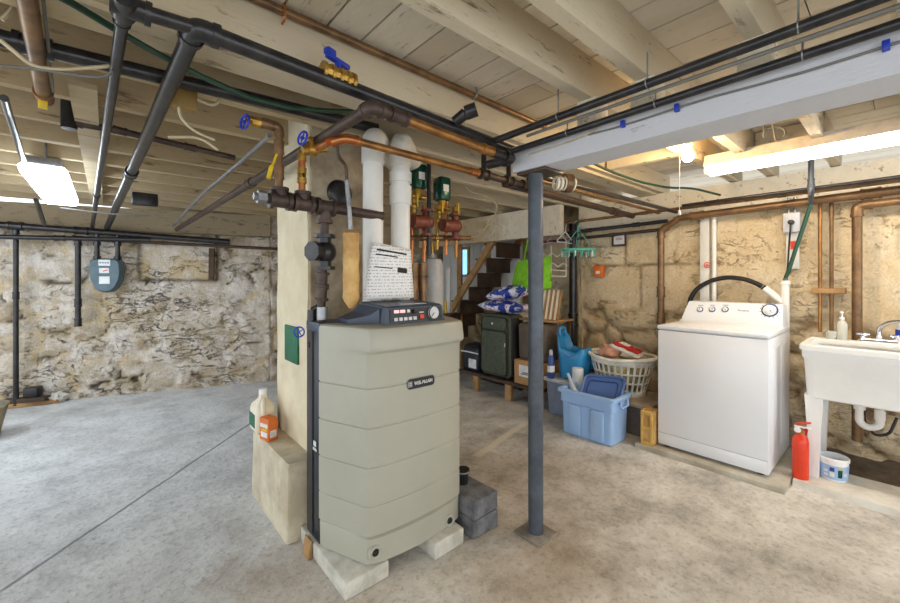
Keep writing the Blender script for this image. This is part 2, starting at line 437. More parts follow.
# ================================================================== STRUCTURE
def sstep(a, b, x):
    t = max(0, min(1, (x - a) / (b - a))); return t * t * (3 - 2 * t)
def stone_wall(name, p0, p1, top, m, cell, amp, style):
    p0, p1 = V((p0[0], p0[1], 0)), V((p1[0], p1[1], 0))
    L = (p1 - p0).length; d = (p1 - p0) / L; nrm = V((-d.y, d.x, 0))
    if nrm.dot(-(p0 + p1) / 2) < 0: nrm = -nrm
    st = .026; nx = int(L / st); nz = int(top / st)
    bm = bmesh.new(); col = bm.verts.layers.float_color.new('stone'); grid = []
    for i in range(nx + 1):
        row = []
        for k in range(nz + 1):
            s_ = L * i / nx; z = -.03 + (top + .03) * k / nz
            q = V((s_, z, 0)) + noise.noise_vector(V((s_ * 2.2, z * 2.2, 3.1))) * .07
            ds, ps = noise.voronoi(V((q.x / cell[0], q.y / cell[1], 7.3)))
            e = ds[1] - ds[0]; tone = abs(noise.noise(ps[0] * 3.7)) * 1.8
            wide = noise.noise(V((s_ * .9, z * 1.1, 9)))
            n1 = noise.fractal(V((s_ * 4, z * 4, 1.7)), 1, 2, 5)
            if style == 'rubble':
                bw_ = .012 * wide
                ex = min(s_ - 3.66 + bw_, 4.44 - s_ + bw_, z - 1.30 + bw_)               # smooth rendered patch, a walled-up opening
                flat = sstep(-.02, .03, ex) if L > 4.5 else 0; edge = (1 - sstep(.0, .035, abs(ex - .0) + .01 * n1)) if L > 4.5 else 0
                mo = 1 - sstep(.02, .16, e + .1 * n1 + max(0, wide) * .25)
                hole = sstep(.5, .62, mo) * sstep(.12, .4, noise.noise(V((s_ * 2.9, z * 3.3, 4))) + .25 * n1)
                disp = amp * (sstep(0, .3, e) - .5) + .016 * n1 - .03 * hole
                disp = disp * (1 - flat) + (-.01 + .006 * n1) * flat; hole = max(hole * (1 - flat), edge * .85)
                mo = max(mo, flat); tone = min(1, tone) * (1 - flat) + .95 * flat
            else:
                up = sstep(.98, 1.06, z + .05 * wide)                          # dressed blocks above, rubble below
                bz = abs(z - 1.46 - .015 * wide); cr = .47 if z > 1.46 else .62
                bx = abs(((s_ + (.2 if z > 1.46 else 0)) / cr) % 1 - .5) * cr
                jt = min(bz, cr / 2 - bx if False else abs(bx - cr / 2) + .004)
                joint = (1 - sstep(.004, .02, jt + .006 * n1))
                mo = (1 - sstep(.02, .12, e + .08 * n1)) * (1 - up)
                hole = max(mo * .9 * sstep(.0, .3, noise.noise(V((s_ * 3, z * 3, 2))) + .15), joint * up * .9 * sstep(-.2, .3, wide + n1))
                disp = (amp * (sstep(0, .3, e) - .5) + .014 * n1) * (1 - up) + (.02 - .012 * joint + .006 * n1) * up
                tone = min(1, tone) * (1 - up) + .25 * up
            v = bm.verts.new(p0 + d * s_ + nrm * disp + V((0, 0, z)))
            v[col] = (mo, min(1, tone), max(0, min(1, hole)), 1); row.append(v)
        grid.append(row)
    for i in range(nx):
        for k in range(nz): bm.faces.new((grid[i][k], grid[i + 1][k], grid[i + 1][k + 1], grid[i][k + 1]))
    # solid back so the wall has thickness
    bk = [bm.verts.new(p - nrm * .3 + V((0, 0, z))) for p in (p0, p1) for z in (-.03, top)]
    bm.faces.new((bk[0], bk[1], bk[3], bk[2]))
    bm.faces.new([grid[i][nz] for i in range(nx + 1)] + [bk[3], bk[1]])
    bm.faces.new([grid[0][k] for k in range(nz + 1)] + [bk[1], bk[0]])
    bm.faces.new([grid[nx][k] for k in range(nz + 1)] + [bk[3], bk[2]])
    bmesh.ops.recalc_face_normals(bm, faces=bm.faces)
    me = bpy.data.meshes.new(name); bm.to_mesh(me); bm.free(); me.materials.append(m)
    for p in me.polygons: p.use_smooth = True
    o = bpy.data.objects.new(name, me); C.objects.link(o); o['kind'] = 'structure'; return o
def leftY(X): return 5.98 - .321 * (X + .26)

fl = MB()
gx, gy = 60, 60
gr = [[fl.bm.verts.new((-3.2 + 9.0 * i / gx, -2.6 + 10 * j / gy, .004 * noise.noise(V((i * .5, j * .5, 0))) - .002)) for j in range(gy + 1)] for i in range(gx + 1)]
for i in range(gx):
    for j in range(gy): fl.bm.faces.new((gr[i][j], gr[i + 1][j], gr[i + 1][j + 1], gr[i][j + 1]))
fl.build('floor', M['floor'], kind='structure')

WT = 1.86
stone_wall('wall_back', (-3.2, leftY(-3.2)), (1.6, leftY(1.6)), WT, M['rubble'], (.40, .23), .032, 'rubble')
stone_wall('wall_far', (1.6, leftY(1.6)), (4.95, leftY(1.6)), 2.33, M['rubble'], (.40, .23), .05, 'rubble')
stone_wall('wall_right', (4.08, -2.6), (4.08, 2.42), WT + .03, M['tanstone'], (.36, .26), .045, 'tan')
stone_wall('wall_stair', (4.62, 2.42), (4.62, 5.5), 2.33, M['tanstone'], (.36, .26), .045, 'tan')
b = MB(); b.box((4.06, 2.40, 0), (4.95, 2.44, 2.33)); b.build('wall_return', M['tanstone'], kind='structure')

# ceiling: deck boards, each a plank with a dark gap
c = MB(); x = -3.2; k = 0
while x < 5.2:
    wd = random.choice((.15, .17, .19, .21)); y = -2.6
    while y < 6.6:
        ln = random.uniform(1.6, 3.4)
        c.box((x + .0045, y, 2.33), (x + wd - .0045, min(6.6, y + ln) - .004, 2.355 + random.uniform(0, .004)), tone=random.random())
        y += ln
    x += wd
ce = c.build('ceiling', M['deck'], kind='structure'); 
c = MB(); c.box((-3.2, -2.6, 2.385), (5.2, 6.6, 2.40)); c.build('subfloor', M['suitdark'], ce)
for y, th, zb in ((-1.7, .05, 2.15), (-1.25, .05, 2.15), (-.8, .05, 2.15), (-.42, .05, 2.15), (-.06, .05, 2.15), (.31, .05, 2.15), (.68, .055, 2.15), (.93, .055, 2.15), (1.52, .05, 2.15), (1.57, .15, 2.13), (2.0, .05, 2.13), (2.42, .05, 2.13), (2.85, .05, 2.13), (3.27, .05, 2.13), (3.68, .05, 2.13), (4.1, .05, 2.13), (4.5, .05, 2.13), (4.9, .05, 2.12), (5.3, .05, 2.12), (5.7, .05, 2.12)):
    j = MB(); x1 = 4.2 if y < 2.4 else 4.7
    nseg = 26; zt = 2.328
    secs = []
    for i in range(nseg + 1):
        xx = -3.2 + (x1 + 3.2) * i / nseg; e = .004 * noise.noise(V((xx * 3, y * 7, 0)))
        secs.append([(xx, y + e, zb + e), (xx, y + th + e, zb - e), (xx, y + th, zt), (xx, y, zt)])
    j.loft(secs); o = j.build('joist', M['joist'], ce, sharp=30)
# strapping board nailed across the joists, two short bridging blocks
c = MB(); c.box((-.12, 2.2, 2.108), (-.03, 5.6, 2.129), tone=.1); c.build('strapping_board', M['joist'], ce)
for X, Y in ((3.35, .36), (3.0, -.37), (2.9, 1.0)):
    c = MB(); c.box((X, Y, 2.16), (X + .05, Y + (.31 if Y < 1 else .5), 2.32), tone=.4); c.build('bridging_block', M['joist'], ce)
# sill timbers above the foundation walls
for (a, bb, nm) in (((-3.2, leftY(-3.2)), (1.6, leftY(1.6)), 'trim_1'),):
    s_ = MB(); p, q = V((*a, 0)), V((*bb, 0)); d = (q - p).normalized(); n = V((d.y, -d.x, 0))
    s_.loft([[p + n * .07 + V((0, 0, WT)), p - n * .2 + V((0, 0, WT)), p - n * .2 + V((0, 0, 2.12)), p + n * .07 + V((0, 0, 2.12))], [q + n * .07 + V((0, 0, WT)), q - n * .2 + V((0, 0, WT)), q - n * .2 + V((0, 0, 2.12)), q + n * .07 + V((0, 0, 2.12))]])
    s_.build(nm, M['sill'], kind='structure')
s_ = MB(); s_.box((4.0, -2.6, WT + .02), (4.3, 2.4, 2.14), tone=.3); s_.build('trim_2', M['joist'], kind='structure')
s_ = MB(); s_.box((3.7, 2.45, 1.80), (3.78, 5.0, 2.13), tone=.2); s_.build('trim_3', M['joist'], kind='structure')
s_ = MB(); s_.box((3.2, 5.32, 1.75), (4.6, 5.36, 2.13), tone=.2); s_.build('trim_4', M['joist'], kind='structure')

# main carrying beam
b = MB(); secs = []
for i in range(30):
    y = 1.36 - 4.0 * i / 29; e = .005 * noise.noise(V((y * 3, 2, 0)))
    secs.append([(1.62 + e, y, 1.885 + e), (1.80, y, 1.885 - e), (1.80, y, 2.02), (1.62 + e, y, 2.02)])
b.loft(secs); bo = b.build('main_beam', M['beam'], sharp=30)
for yy in (-.42, -.06, .31, .68, .93):
    b = MB(); b.box((1.66, yy - .02, 2.02), (1.77, yy + .075, 2.15), .003); b.build('spacer_block', M['joist'], bo)
tag(bo, 'long pale painted timber carrying beam resting on the grey steel post', 'beam')
M['plate'] = mat('worn_steel_plate', (150, 142, 130), .7, .1, (118, 110, 100), 20)
# steel post
t = thing('steel_post', 'round grey painted steel post standing on a square floor plate under the beam', 'post', (1.686, 1.26, 0))
p = MB(); p.cyl((1.686, 1.26, .012), (1.686, 1.26, 1.868), .039, seg=24); p.build('shaft', M['greypaint'], t)
p = MB(); p.box((1.606, 1.18, 0), (1.766, 1.34, .012), .003); p.build('floor_plate', M['plate'], t)
p = MB(); p.box((1.63, 1.16, 1.868), (1.79, 1.34, 1.883), .003); p.build('cap_plate', M['ironbrown'], t)
t = thing('rope_coil', 'cream cord wound in a coil beside the top of the steel post', 'cord', (1.84, 1.21, 1.80))
p = MB()
for i in range(5): p.torus((1.81 + .02 * i, 1.22 - .012 * i, 1.835), .03, .008, axis=(1, -.5, 0), seg=18, sub=6)
p.build('cord', M['cream'], t)
p = MB(); p.cyl((1.85, 1.20, 1.84), (1.885, 1.182, 1.84), .05, seg=20); p.build('spool_flange', M['darkcopper'], t)

# chimney on its concrete footing
t = thing('chimney', 'cream painted square masonry chimney standing on a chalky concrete footing', 'chimney', (1.0, 2.35, 0))
p = MB(); secs = []
for i in range(20):
    h = .39 + (2.325 - .39) * i / 19; e = .006
    r = []
    for (xx, yy) in ((.82, 2.12), (1.22, 2.12), (1.22, 2.62), (.82, 2.62)):
        r.append((xx + e * noise.noise(V((xx * 9, yy * 9, h * 5))), yy + e * noise.noise(V((xx * 7, h * 5, yy))), h))
    secs.append(r)
p.loft(secs); p.build('shaft', M['chimney'], t, sharp=30)
p = MB(); p.box((.835, 2.106, .395), (1.215, 2.121, 2.3)); p.build('plaster_face', M['chimneyrough'], t)
p = MB()
p.loft([rrect(.975 + dx, 2.335, .59 + g, .63 + g, .02, z, 3) for z, g, dx in ((0, .01, 0), (.1, .012, 0), (.17, .005, 0), (.3, 0, .0), (.375, 0, 0), (.39, -.02, 0))])
p.build('footing', M['ledge'], t, sharp=30)
dc = ony(340, 193, 2.10)
p = MB(); p.lathe(dc + V((0, .006, 0)), [(.0, .02), (.05, .022), (.066, .016), (.076, .004), (.076, 0)], 28, (0, -1, 0)); p.build('flue_cover', M['iron'], t)
g = onx(291, 344, .815)
p = MB(); p.box((.808, 2.24, .84), (.822, 2.45, 1.05), .002); tag(p.build('painted_plate', M['greenpaint']), 'small dark green painted plate fixed to the cream chimney', 'plate')

# ================================================================== BOILER
bw = thing('boiler', 'tall beige floor-standing gas boiler raised on concrete blocks by the chimney', 'boiler', (1.11, 1.75, .077))
def plan(fy, bow=.018, sc=1., sx=0):
    cx, cy = 1.11, 1.76
    pts = [(1.485, 1.80), (1.485, 1.775)]
    # right corner arc, bowed front, left corner arc (viewed from above, going clockwise seen from the camera)
    R = [(1.44, 1.64), (1.402, fy + .035), (1.393, fy + .016), (1.374, fy + .004)]
    Fm = [(1.30, fy - bow * .4), (1.22, fy - bow * .8), (1.11, fy - bow), (1.0, fy - bow * .8), (.92, fy - bow * .4)]
    Lc = [(.868, fy + .004), (.849, fy + .016), (.84, fy + .035), (.805, 1.64), (.75, 1.775), (.75, 1.80)]
    return [((x - cx) * sc + cx, (y - cy) * sc + cy) for x, y in pts + R + Fm + Lc]
def sec(h, fy, sc=1., bow=.018): return [(x, y, h) for x, y in plan(fy, bow, sc)]
body = []
for h, fy, s_ in [(.203, 1.515, .985), (.207, 1.512, 1.)]: body.append(sec(h, fy, s_))
for gz in (.336, .504, .676, .848):
    body += [sec(gz - .0045, 1.512), sec(gz - .001, 1.512, .986), sec(gz + .001, 1.512, .986), sec(gz + .0045, 1.512)]
body += [sec(.985, 1.512), sec(1.0, 1.505), sec(1.008, 1.488), sec(1.016, 1.482), sec(1.03, 1.480), sec(1.095, 1.490), sec(1.108, 1.496, .99), sec(1.114, 1.51, .97), sec(1.115, 1.53, .9)]
p = MB(); p.loft(body); p.build('front_cover', M['beige'], bw, sharp=28)
p = MB(); p.loft([sec(.077, 1.522, .972, .03), sec(.083, 1.514, .985, .03), sec(.19, 1.514, .988, .024), sec(.199, 1.525, .975, .024)]); p.build('base_panel', M['beige'], bw, sharp=28)
for px, py in ((375, 552), (449, 520)):
    q = ony(px, py, 1.518 if px < 400 else 1.510)
    k = MB(); k.lathe(q + V((0, .006, 0)), [(.0, .012), (.018, .012), (.026, .016), (.031, .014), (.033, 0)], 24, (0, -1, 0)); ko = k.build('panel_catch', M['beige'], bw)
    k = MB(); k.lathe(q + V((0, .0, 0)), [(.016, 0), (.016, .008), (.011, .014), (0, .015)], 18, (0, -1, 0)); k.build('catch_knob', M['black'], ko)
p = MB(); p.box((.752, 1.80, .079), (1.468, 1.955, 1.075), .004); jk = p.build('rear_jacket', M['jacket'], bw)
p = MB(); p.box((.747, 1.87, .10), (.753, 1.885, 1.07)); p.build('jacket_seam', M['black'], jk)
p = MB(); p.box((.75, 1.80, 1.075), (1.47, 1.957, 1.118), .004); p.build('jacket_cap', M['slate'], bw)
p = MB(); p.box((.7455, 1.825, .53), (.7475, 1.855, .555)); p.box((.7455, 1.82, .51), (.7475, 1.86, .522)); p.build('jacket_label', M['label'], jk)
# control console
con = MB()
con.loft([[(.955, 1.55, 1.112), (1.31, 1.55, 1.112), (1.31, 1.79, 1.112), (.955, 1.79, 1.112)],
          [(.958, 1.55, 1.125), (1.307, 1.55, 1.125), (1.307, 1.79, 1.125), (.958, 1.79, 1.125)],
          [(.966, 1.558, 1.19), (1.30, 1.558, 1.19), (1.30, 1.79, 1.205), (.966, 1.79, 1.205)],
          [(.975, 1.568, 1.198), (1.292, 1.568, 1.198), (1.292, 1.785, 1.212), (.975, 1.785, 1.212)]])
co = con.build('control_console', M['slate'], bw, sharp=30)
for s_ in (-1, 1):
    sk = MB()
    x0 = .956 if s_ < 0 else 1.31
    sk.loft([[(x0, 1.60, 1.112), (x0, 1.80, 1.112), (x0, 1.80, 1.20), (x0, 1.60, 1.185)],
             [(x0 + s_ * .03, 1.64, 1.112), (x0 + s_ * .03, 1.80, 1.112), (x0 + s_ * .03, 1.80, 1.165), (x0 + s_ * .03, 1.64, 1.155)],
             [(x0 + s_ * .11, 1.70, 1.112), (x0 + s_ * .11, 1.80, 1.112), (x0 + s_ * .11, 1.80, 1.14), (x0 + s_ * .11, 1.70, 1.135)]])
    sk.build('console_skirt', M['slate'], co, sharp=30)
def fp(x, z, o=0): return V((x, 1.55 + (z - 1.125) * .123 - o, z))      # point on the console face
q = MB(); a = [fp(.982, 1.124, .001), fp(1.288, 1.124, .001), fp(1.288, 1.186, .001), fp(.982, 1.186, .001)]
q.prism(a, (0, -.003, 0)); q.build('control_panel', M['blackp'], co)
for xx in (1.018, 1.052):
    q = MB(); q.prism([fp(xx - .014, 1.166, .004), fp(xx + .014, 1.166, .004), fp(xx + .014, 1.180, .004), fp(xx - .014, 1.180, .004)], (0, -.002, 0)); q.build('led_display', M['glow_red'], co)
for i in range(5):
    q = MB(); xx = 1.012 + .027 * i; q.prism([fp(xx - .009, 1.130, .004), fp(xx + .009, 1.130, .004), fp(xx + .009, 1.145, .004), fp(xx - .009, 1.145, .004)], (0, -.004, 0)); q.build('push_button', M['label'], co)
q = MB(); q.prism([fp(1.078, 1.166, .004), fp(1.094, 1.166, .004), fp(1.094, 1.180, .004), fp(1.078, 1.180, .004)], (0, -.002, 0)); q.build('panel_sticker', M['label'], co)
q = MB(); q.lathe(fp(1.118, 1.17, .003), [(.0115, 0), (.010, .014), (.006, .016), (0, .016)], 18, (0, -1, 0)); q.build('dial_knob', M['black'], co)
q = MB(); q.prism([fp(1.150, 1.134, .004), fp(1.172, 1.134, .004), fp(1.172, 1.152, .004), fp(1.150, 1.152, .004)], (0, -.006, 0)); q.build('rocker_switch', M['red'], co)
q = MB(); q.prism([fp(1.150, 1.160, .004), fp(1.176, 1.160, .004), fp(1.176, 1.166, .004), fp(1.150, 1.166, .004)], (0, -.001, 0)); q.build('panel_lettering', M['label'], co)
q = MB(); q.lathe(fp(1.236, 1.156, .003), [(.034, 0), (.034, .009), (.030, .010), (.029, .006), (0, .006)], 28, (0, -1, 0)); go = q.build('gauge', M['label'], co)
q = MB(); q.prism([fp(1.236, 1.158, .010), fp(1.238, 1.156, .010), fp(1.220, 1.140, .010), fp(1.219, 1.142, .010)], (0, -.002, 0)); q.build('gauge_needle', M['black'], go)
q = MB(); q.torus(fp(1.236, 1.156, .013), .032, .003, axis=(0, -1, .1)); q.build('gauge_bezel', M['black'], go)
q = MB(); q.box((1.08, 1.60, 1.200), (1.23, 1.66, 1.2025)); q.build('console_sticker', M['label'], co)
# maker's plate
q0 = ony(421, 382, 1.494)
q = MB()
pl = rrect(0, 0, .158, .048, .016, 0, 5)
q.prism([(q0.x + v.x, 1.503, q0.z + v.y) for v in pl], (0, -.012, 0)); po = q.build('badge', M['black'], bw)
q = MB(); f2 = [(q0.x + v.x * 1, 1.492, q0.z + v.y) for v in rrect(0, 0, .158, .048, .016, 0, 5)]
q.tube(f2, .0015, 6, closed=True); q.build('badge_rim', M['galv'], po)
text('WEIL-McLAIN', .0205, face_front((q0.x + .012, 1.4905, q0.z), 'y') @ Matrix.Diagonal((.86, 1.15, 1, 1)), 'badge_lettering', M['paper'], po, .0022)
q = MB(); q.tube([(q0.x - .064 + v[0], 1.4905, q0.z + v[1]) for v in ((-.009, -.011), (.009, -.011), (.009, .011), (-.009, .011))], .0016, 5, closed=True)
q.box((q0.x - .068, 1.4895, q0.z - .006), (q0.x - .060, 1.4915, q0.z - .002)); q.box((q0.x - .068, 1.4895, q0.z + .001), (q0.x - .060, 1.4915, q0.z + .006)); q.build('badge_emblem', M['label'], po)

# blocks under the boiler
def block(lo, hi, m, label, name='concrete_block', group=None, rz=0):
    q = MB(); q.box(lo, hi, .006)
    for v in q.bm.verts: v.co += noise.noise_vector(v.co * 14) * .004
    c0 = V(((lo[0] + hi[0]) / 2, (lo[1] + hi[1]) / 2, 0))
    if rz: bmesh.ops.transform(q.bm, matrix=Matrix.Translation(c0) @ Matrix.Rotation(rz, 4, 'Z') @ Matrix.Translation(-c0), verts=q.bm.verts)
    return tag(q.build(name, m, sharp=50), label, 'block', group)
block((.738, 1.503, 0), (.947, 2.0, .076), M['block'], 'pale concrete block under the left front corner of the beige boiler')
block((1.165, 1.45, 0), (1.355, 1.84, .076), M['block'], 'pale concrete block under the right side of the beige boiler')
block((1.405, 1.43, 0), (1.585, 1.67, .092), M['darkblock'], 'dark grey concrete block lying on the floor, bottom of the two beside the boiler', rz=-.04)
block((1.405, 1.434, .094), (1.585, 1.67, .186), M['darkblock'], 'dark grey concrete block on top of another dark block beside the boiler', rz=.02)
q = MB(); q.prism([(.714, 1.84, 0), (.733, 1.84, 0), (.733, 1.84, .085), (.727, 1.84, .085)], (0, .07, 0)); tag(q.build('wood_shim', M['tanwood']), 'yellow wood shim wedged against the left block under the boiler', 'shim')
# ================================================================== PIPES
def run(name, pts, r, m, label, fit=(), fillet=.04, cat='pipe', fm=None, seg=14, group=None, fr=1.32):
    """a pipe run: swept pipe + elbow / coupling collars (each a part)"""
    pts = [V(p) for p in pts]
    t = thing(name, label, cat, pts[0], group)
    q = MB(); q.tube(pts, r, seg, fillet); q.build('pipe_length', m, t)
    for i in range(1, len(pts) - 1):
        a = (pts[i - 1] - pts[i]).normalized(); c2 = (pts[i + 1] - pts[i]).normalized()
        if a.dot(c2) < -.9: continue
        L = max(r * 2.0, fillet * 1.15)
        q = MB(); q.tube([pts[i] + a * L, pts[i], pts[i] + c2 * L], r * 1.18, seg, fillet)
        for dd in (a, c2): q.cyl(pts[i] + dd * (L - r * .5), pts[i] + dd * (L + r * .25), r * fr, seg=seg)
        q.build('elbow', fm or m, t)
    for f in fit:
        f = V(f) if not isinstance(f, tuple) or len(f) == 3 else f
        best = min(range(len(pts) - 1), key=lambda i: (pts[i] + (pts[i + 1] - pts[i]) * max(0, min(1, (f - pts[i]).dot(pts[i + 1] - pts[i]) / (pts[i + 1] - pts[i]).length_squared)) - f).length)
        d = pts[best + 1] - pts[best]; u = max(0, min(1, (f - pts[best]).dot(d) / d.length_squared)); cpt = pts[best] + d * u; d.normalize()
        q = MB(); q.cyl(cpt - d * r * 1.5, cpt + d * r * 1.5, r * 1.2, seg=seg); q.cyl(cpt - d * r * 1.7, cpt - d * r * 1.1, r * fr, seg=seg); q.cyl(cpt + d * r * 1.1, cpt + d * r * 1.7, r * fr, seg=seg)
        q.build('coupling', fm or m, t)
    return t
def wheel(c, ax, R, m, parent, name='handwheel'):
    c = V(c); ax = V(ax).normalized(); q = MB(); q.torus(c, R, R * .16, ax, 20, 6)
    qq = rot_to(ax)
    for k in range(4):
        a = k * PI / 2; e = c + qq @ V((R * math.cos(a), R * math.sin(a), 0)); q.cyl(c, e, R * .1, seg=6)
    q.cyl(c - ax * R * .15, c + ax * R * .2, R * .28, seg=10); q.build(name, m, parent)

YB = leftY(-.26)
# gas main and its branches
e_b = ony(195, 28, 1.40); end = ony(531, 158, 1.40)
far_b = V((-.29, 5.72, CAMH + .55)); far_b.x = ony(107, 235, 5.72).x
dm = (end - e_b).normalized()
tee = ony(124, 5, 1.40)
g = run('gas_main_pipe', [far_b, e_b, end, end + V((0.0, 0, -.13))], .0275, M['iron'], 'long black iron gas main with a fat elbow, crossing to the steel post', fillet=.05, fit=[e_b + (far_b - e_b) * .42])
run_a = ony(92, 228, 5.72)
g2 = run('gas_branch_pipe', [run_a, tee + V((0, .045, 0)), tee + V((0, -.6, .02))], .0165, M['iron'], 'black iron gas pipe left of the fat elbow, running back to the meter wall', fit=[run_a + (tee - run_a) * .4, tee + V((0, .07, 0))], fillet=.01)
q = MB(); q.cyl(tee - V((0, .05, 0)), tee + V((0, .05, 0)), .029, seg=16); q.cyl(tee - dm * .03, tee + dm * .05, .029, seg=16); q.cyl(tee + dm * .045, tee + dm * .06, .033, seg=16); q.build('tee_fitting', M['iron'], g2)
q = MB(); q.cyl(tee + dm * .04, e_b, .021, seg=14); q.build('nipple', M['iron'], g2)
v = ony(338, 77, 1.40)
q = MB(); q.cyl(v - dm * .06, v + dm * .06, .032, seg=8)
for k in (-.058, -.025, .005, .035, .058): q.cyl(v + dm * (k - .006), v + dm * (k + .006), .036, seg=16)
vo = q.build('brass_valve', M['brass'], g)
q = MB(); q.cyl(v, v + V((0, 0, .055)), .012, seg=10); q.box((-.055, -.012, .05), (.055, .012, .066), .004, mtx=Matrix.Translation(v) @ rot_to((0, 0, 1)) @ Matrix.Rotation(.35, 4, 'Z')); q.box((-.06, -.014, .062), (-.02, .014, .085), .004, mtx=Matrix.Translation(v) @ Matrix.Rotation(.35, 4, 'Z')); q.build('valve_handle', M['blueh'], vo)
# bracket stub in front of main pipe
s0 = ony(455, 122, 1.36); q = MB(); q.cyl(s0, s0 + V((.02, -.05, .03)), .026, seg=12); q.cyl(s0 + V((.02, -.05, .03)), s0 + V((.05, -.09, .045)), .032, seg=12); q.build('pipe_union', M['iron'], g)

a, b2 = ony(0, 38, 1.92), ony(395, 133, 1.92)
run('black_drain_pipe', [a - (b2 - a) * .25, a + (b2 - a) * .92], .028, M['iron'], 'straight black pipe just behind the green cable, under the joists on the left', fit=[a + (b2 - a) * .05])
# green cable
pts = [ony(*k) for k in ((40, -14, 1.48), (70, 2, 1.54), (100, 20, 1.60), (130, 38, 1.64), (160, 55, 1.66), (205, 78, 1.70), (250, 98, 1.74), (290, 108, 1.74), (330, 111, 1.74), (372, 112, 1.74), (420, 124, 1.74))]
q = MB(); q.tube(pts, .011, 8); tag(q.build('green_cable', M['greencable']), 'dark green cable sagging under the joists towards the white vent pipes', 'cable')

# brown capped pipe upper left
p0 = onz(26, -20, 1.0); p1 = V((-.17, 1.26, CAMH + .745)); p0 = V((-.16, .5, CAMH + .77))
p0 = onh(28, 5, CAMH + .76); p1 = onh(44, 97, CAMH + .745); dd = (p1 - p0).normalized()
g = run('brown_stub_pipe', [p0 - dd * .5, p1], .024, M['darkcopper'], 'brown copper pipe at the top left ending in a yellow-tagged cap', fit=[p1 - dd * .02])
q = MB(); q.torus(p1 - dd * .05, .028, .004, dd, 16, 6); q.build('wire_tie', M['brightcopper'], g)
q = MB(); q.box((-.014, -.004, -.03), (.014, .004, .018), .002, mtx=Matrix.Translation(p1 + V((.0, -.034, -.03)))); q.build('valve_tag', M['yellow'], g)
q = MB(); q.tube([p0 - dd * .4 + V((.03, 0, .01)), p0 + V((.03, 0, .02)), p1 - dd * .1 + V((.03, 0, -.005))], .005, 6); tag(q.build('cable_run', M['greycable']), 'thin grey cable strung alongside the brown capped pipe', 'cable')

# rusty return pipe crossing to back wall, elbow, copper
el = ony(372, 107, 1.30); far = ony(172, 231, 5.4); fw = V((.735, 1.30, CAMH + .62))
u1 = ony(487, 150, 1.30)
run('rusty_return_pipe', [V((.60, 5.42, CAMH + .55)), el, el + (u1 - el) * .19], .023, M['ironbrown'], 'rusty brown iron pipe slanting from the stone wall up to an elbow above the boiler', fit=[el + (V((.6, 5.42, 1.88)) - el) * .35, el + (u1 - el) * .2], fillet=.04)
q0 = el + (u1 - el) * .21
run('copper_supply_pipe', [q0, u1], .020, M['copper'], 'golden copper pipe, upper of the two slanting past the white vent pipes', fit=[q0, u1])
iu = u1 + (u1 - el).normalized() * .02
run('iron_riser_pipe', [iu, iu + V((.16, .0, -.005)), iu + V((.16, .16, .0))], .024, M['iron'], 'short dark iron elbow joining the upper copper pipe under the beam end', fillet=.03)
# lower copper
c0 = ony(345, 138, 1.60); c1 = ony(474, 172, 1.60); dc_ = (c1 - c0).normalized()
g = run('copper_return_pipe', [c0 + V((-.045, .03, -.02)), c0, c1], .018, M['copper'], 'golden copper pipe, lower of the two slanting past the white vent pipes', fit=[c1], fillet=.05, fm=M['brightcopper'])
g = run('iron_header_pipe', [c1 + dc_ * .02, c1 + dc_ * .62], .02, M['ironbrown'], 'dark iron pipe with tees continuing the lower copper pipe to the steel post', fit=[c1 + dc_ * .08, c1 + dc_ * .3, c1 + dc_ * .46], fr=1.6)
for k in (.08, .3):
    q = MB(); q.cyl(c1 + dc_ * k, c1 + dc_ * k + V((0, 0, .12)), .016, seg=10); q.build('riser_stub', M['iron'], g)
# copper pipe along the deck
k0, k1 = ony(240, -8, 1.49), ony(545, 127, 1.49)
g = run('overhead_copper_pipe', [k0 - (k1 - k0) * .3, k1], .016, M['darkcopper'], 'brown copper pipe clipped along the joist under the deck boards, top centre', fit=[])
for px, py in ((283, 13), (474, 92)):
    s0 = ony(px, py, 1.49); q = MB(); q.tube([s0 + V((0, .02, .05)), s0 + V((0, -.02, .02)), s0 + V((0, -.022, -.03)), s0 + V((0, .01, -.035))], .005, 6, .02); q.build('pipe_strap', M['brightcopper'] if px < 400 else M['galv'], g)

# header, risers and valves above the boiler
YH = 1.82
h0, h1 = ony(266, 198, YH), ony(362, 213, YH); hd = (h1 - h0).normalized()
g = run('boiler_manifold', [h0, h1 + hd * .12], .024, M['ironbrown'], 'thick rusty iron manifold with tees in front of the cream chimney', fr=1.5, fit=[])
for px in (280, 303, 325):
    cpt = h0 + hd * ((ony(px, 203, YH) - h0).dot(hd))
    q = MB(); q.cyl(cpt - hd * .038, cpt + hd * .038, .034, seg=18); q.cyl(cpt - hd * .046, cpt - hd * .03, .042, seg=18); q.cyl(cpt + hd * .03, cpt + hd * .046, .042, seg=18)
    q.cyl(cpt, cpt + V((0, 0, .05 if px < 320 else -.07)), .03, seg=16); q.cyl(cpt + V((0, 0, .042 if px < 320 else -.06)), cpt + V((0, 0, .056 if px < 320 else -.078)), .037, seg=16)
    q.build('tee_fitting', M['ironbrown'], g)
q = MB(); q.cyl(h0 - hd * .035, h0, .03, seg=6); q.cyl(h0 - hd * .05, h0 - hd * .035, .018, seg=4); q.build('end_plug', M['galv'], g)
cz = [h0 + hd * ((ony(px, 203, YH) - h0).dot(hd)) for px in (279, 302, 325)]
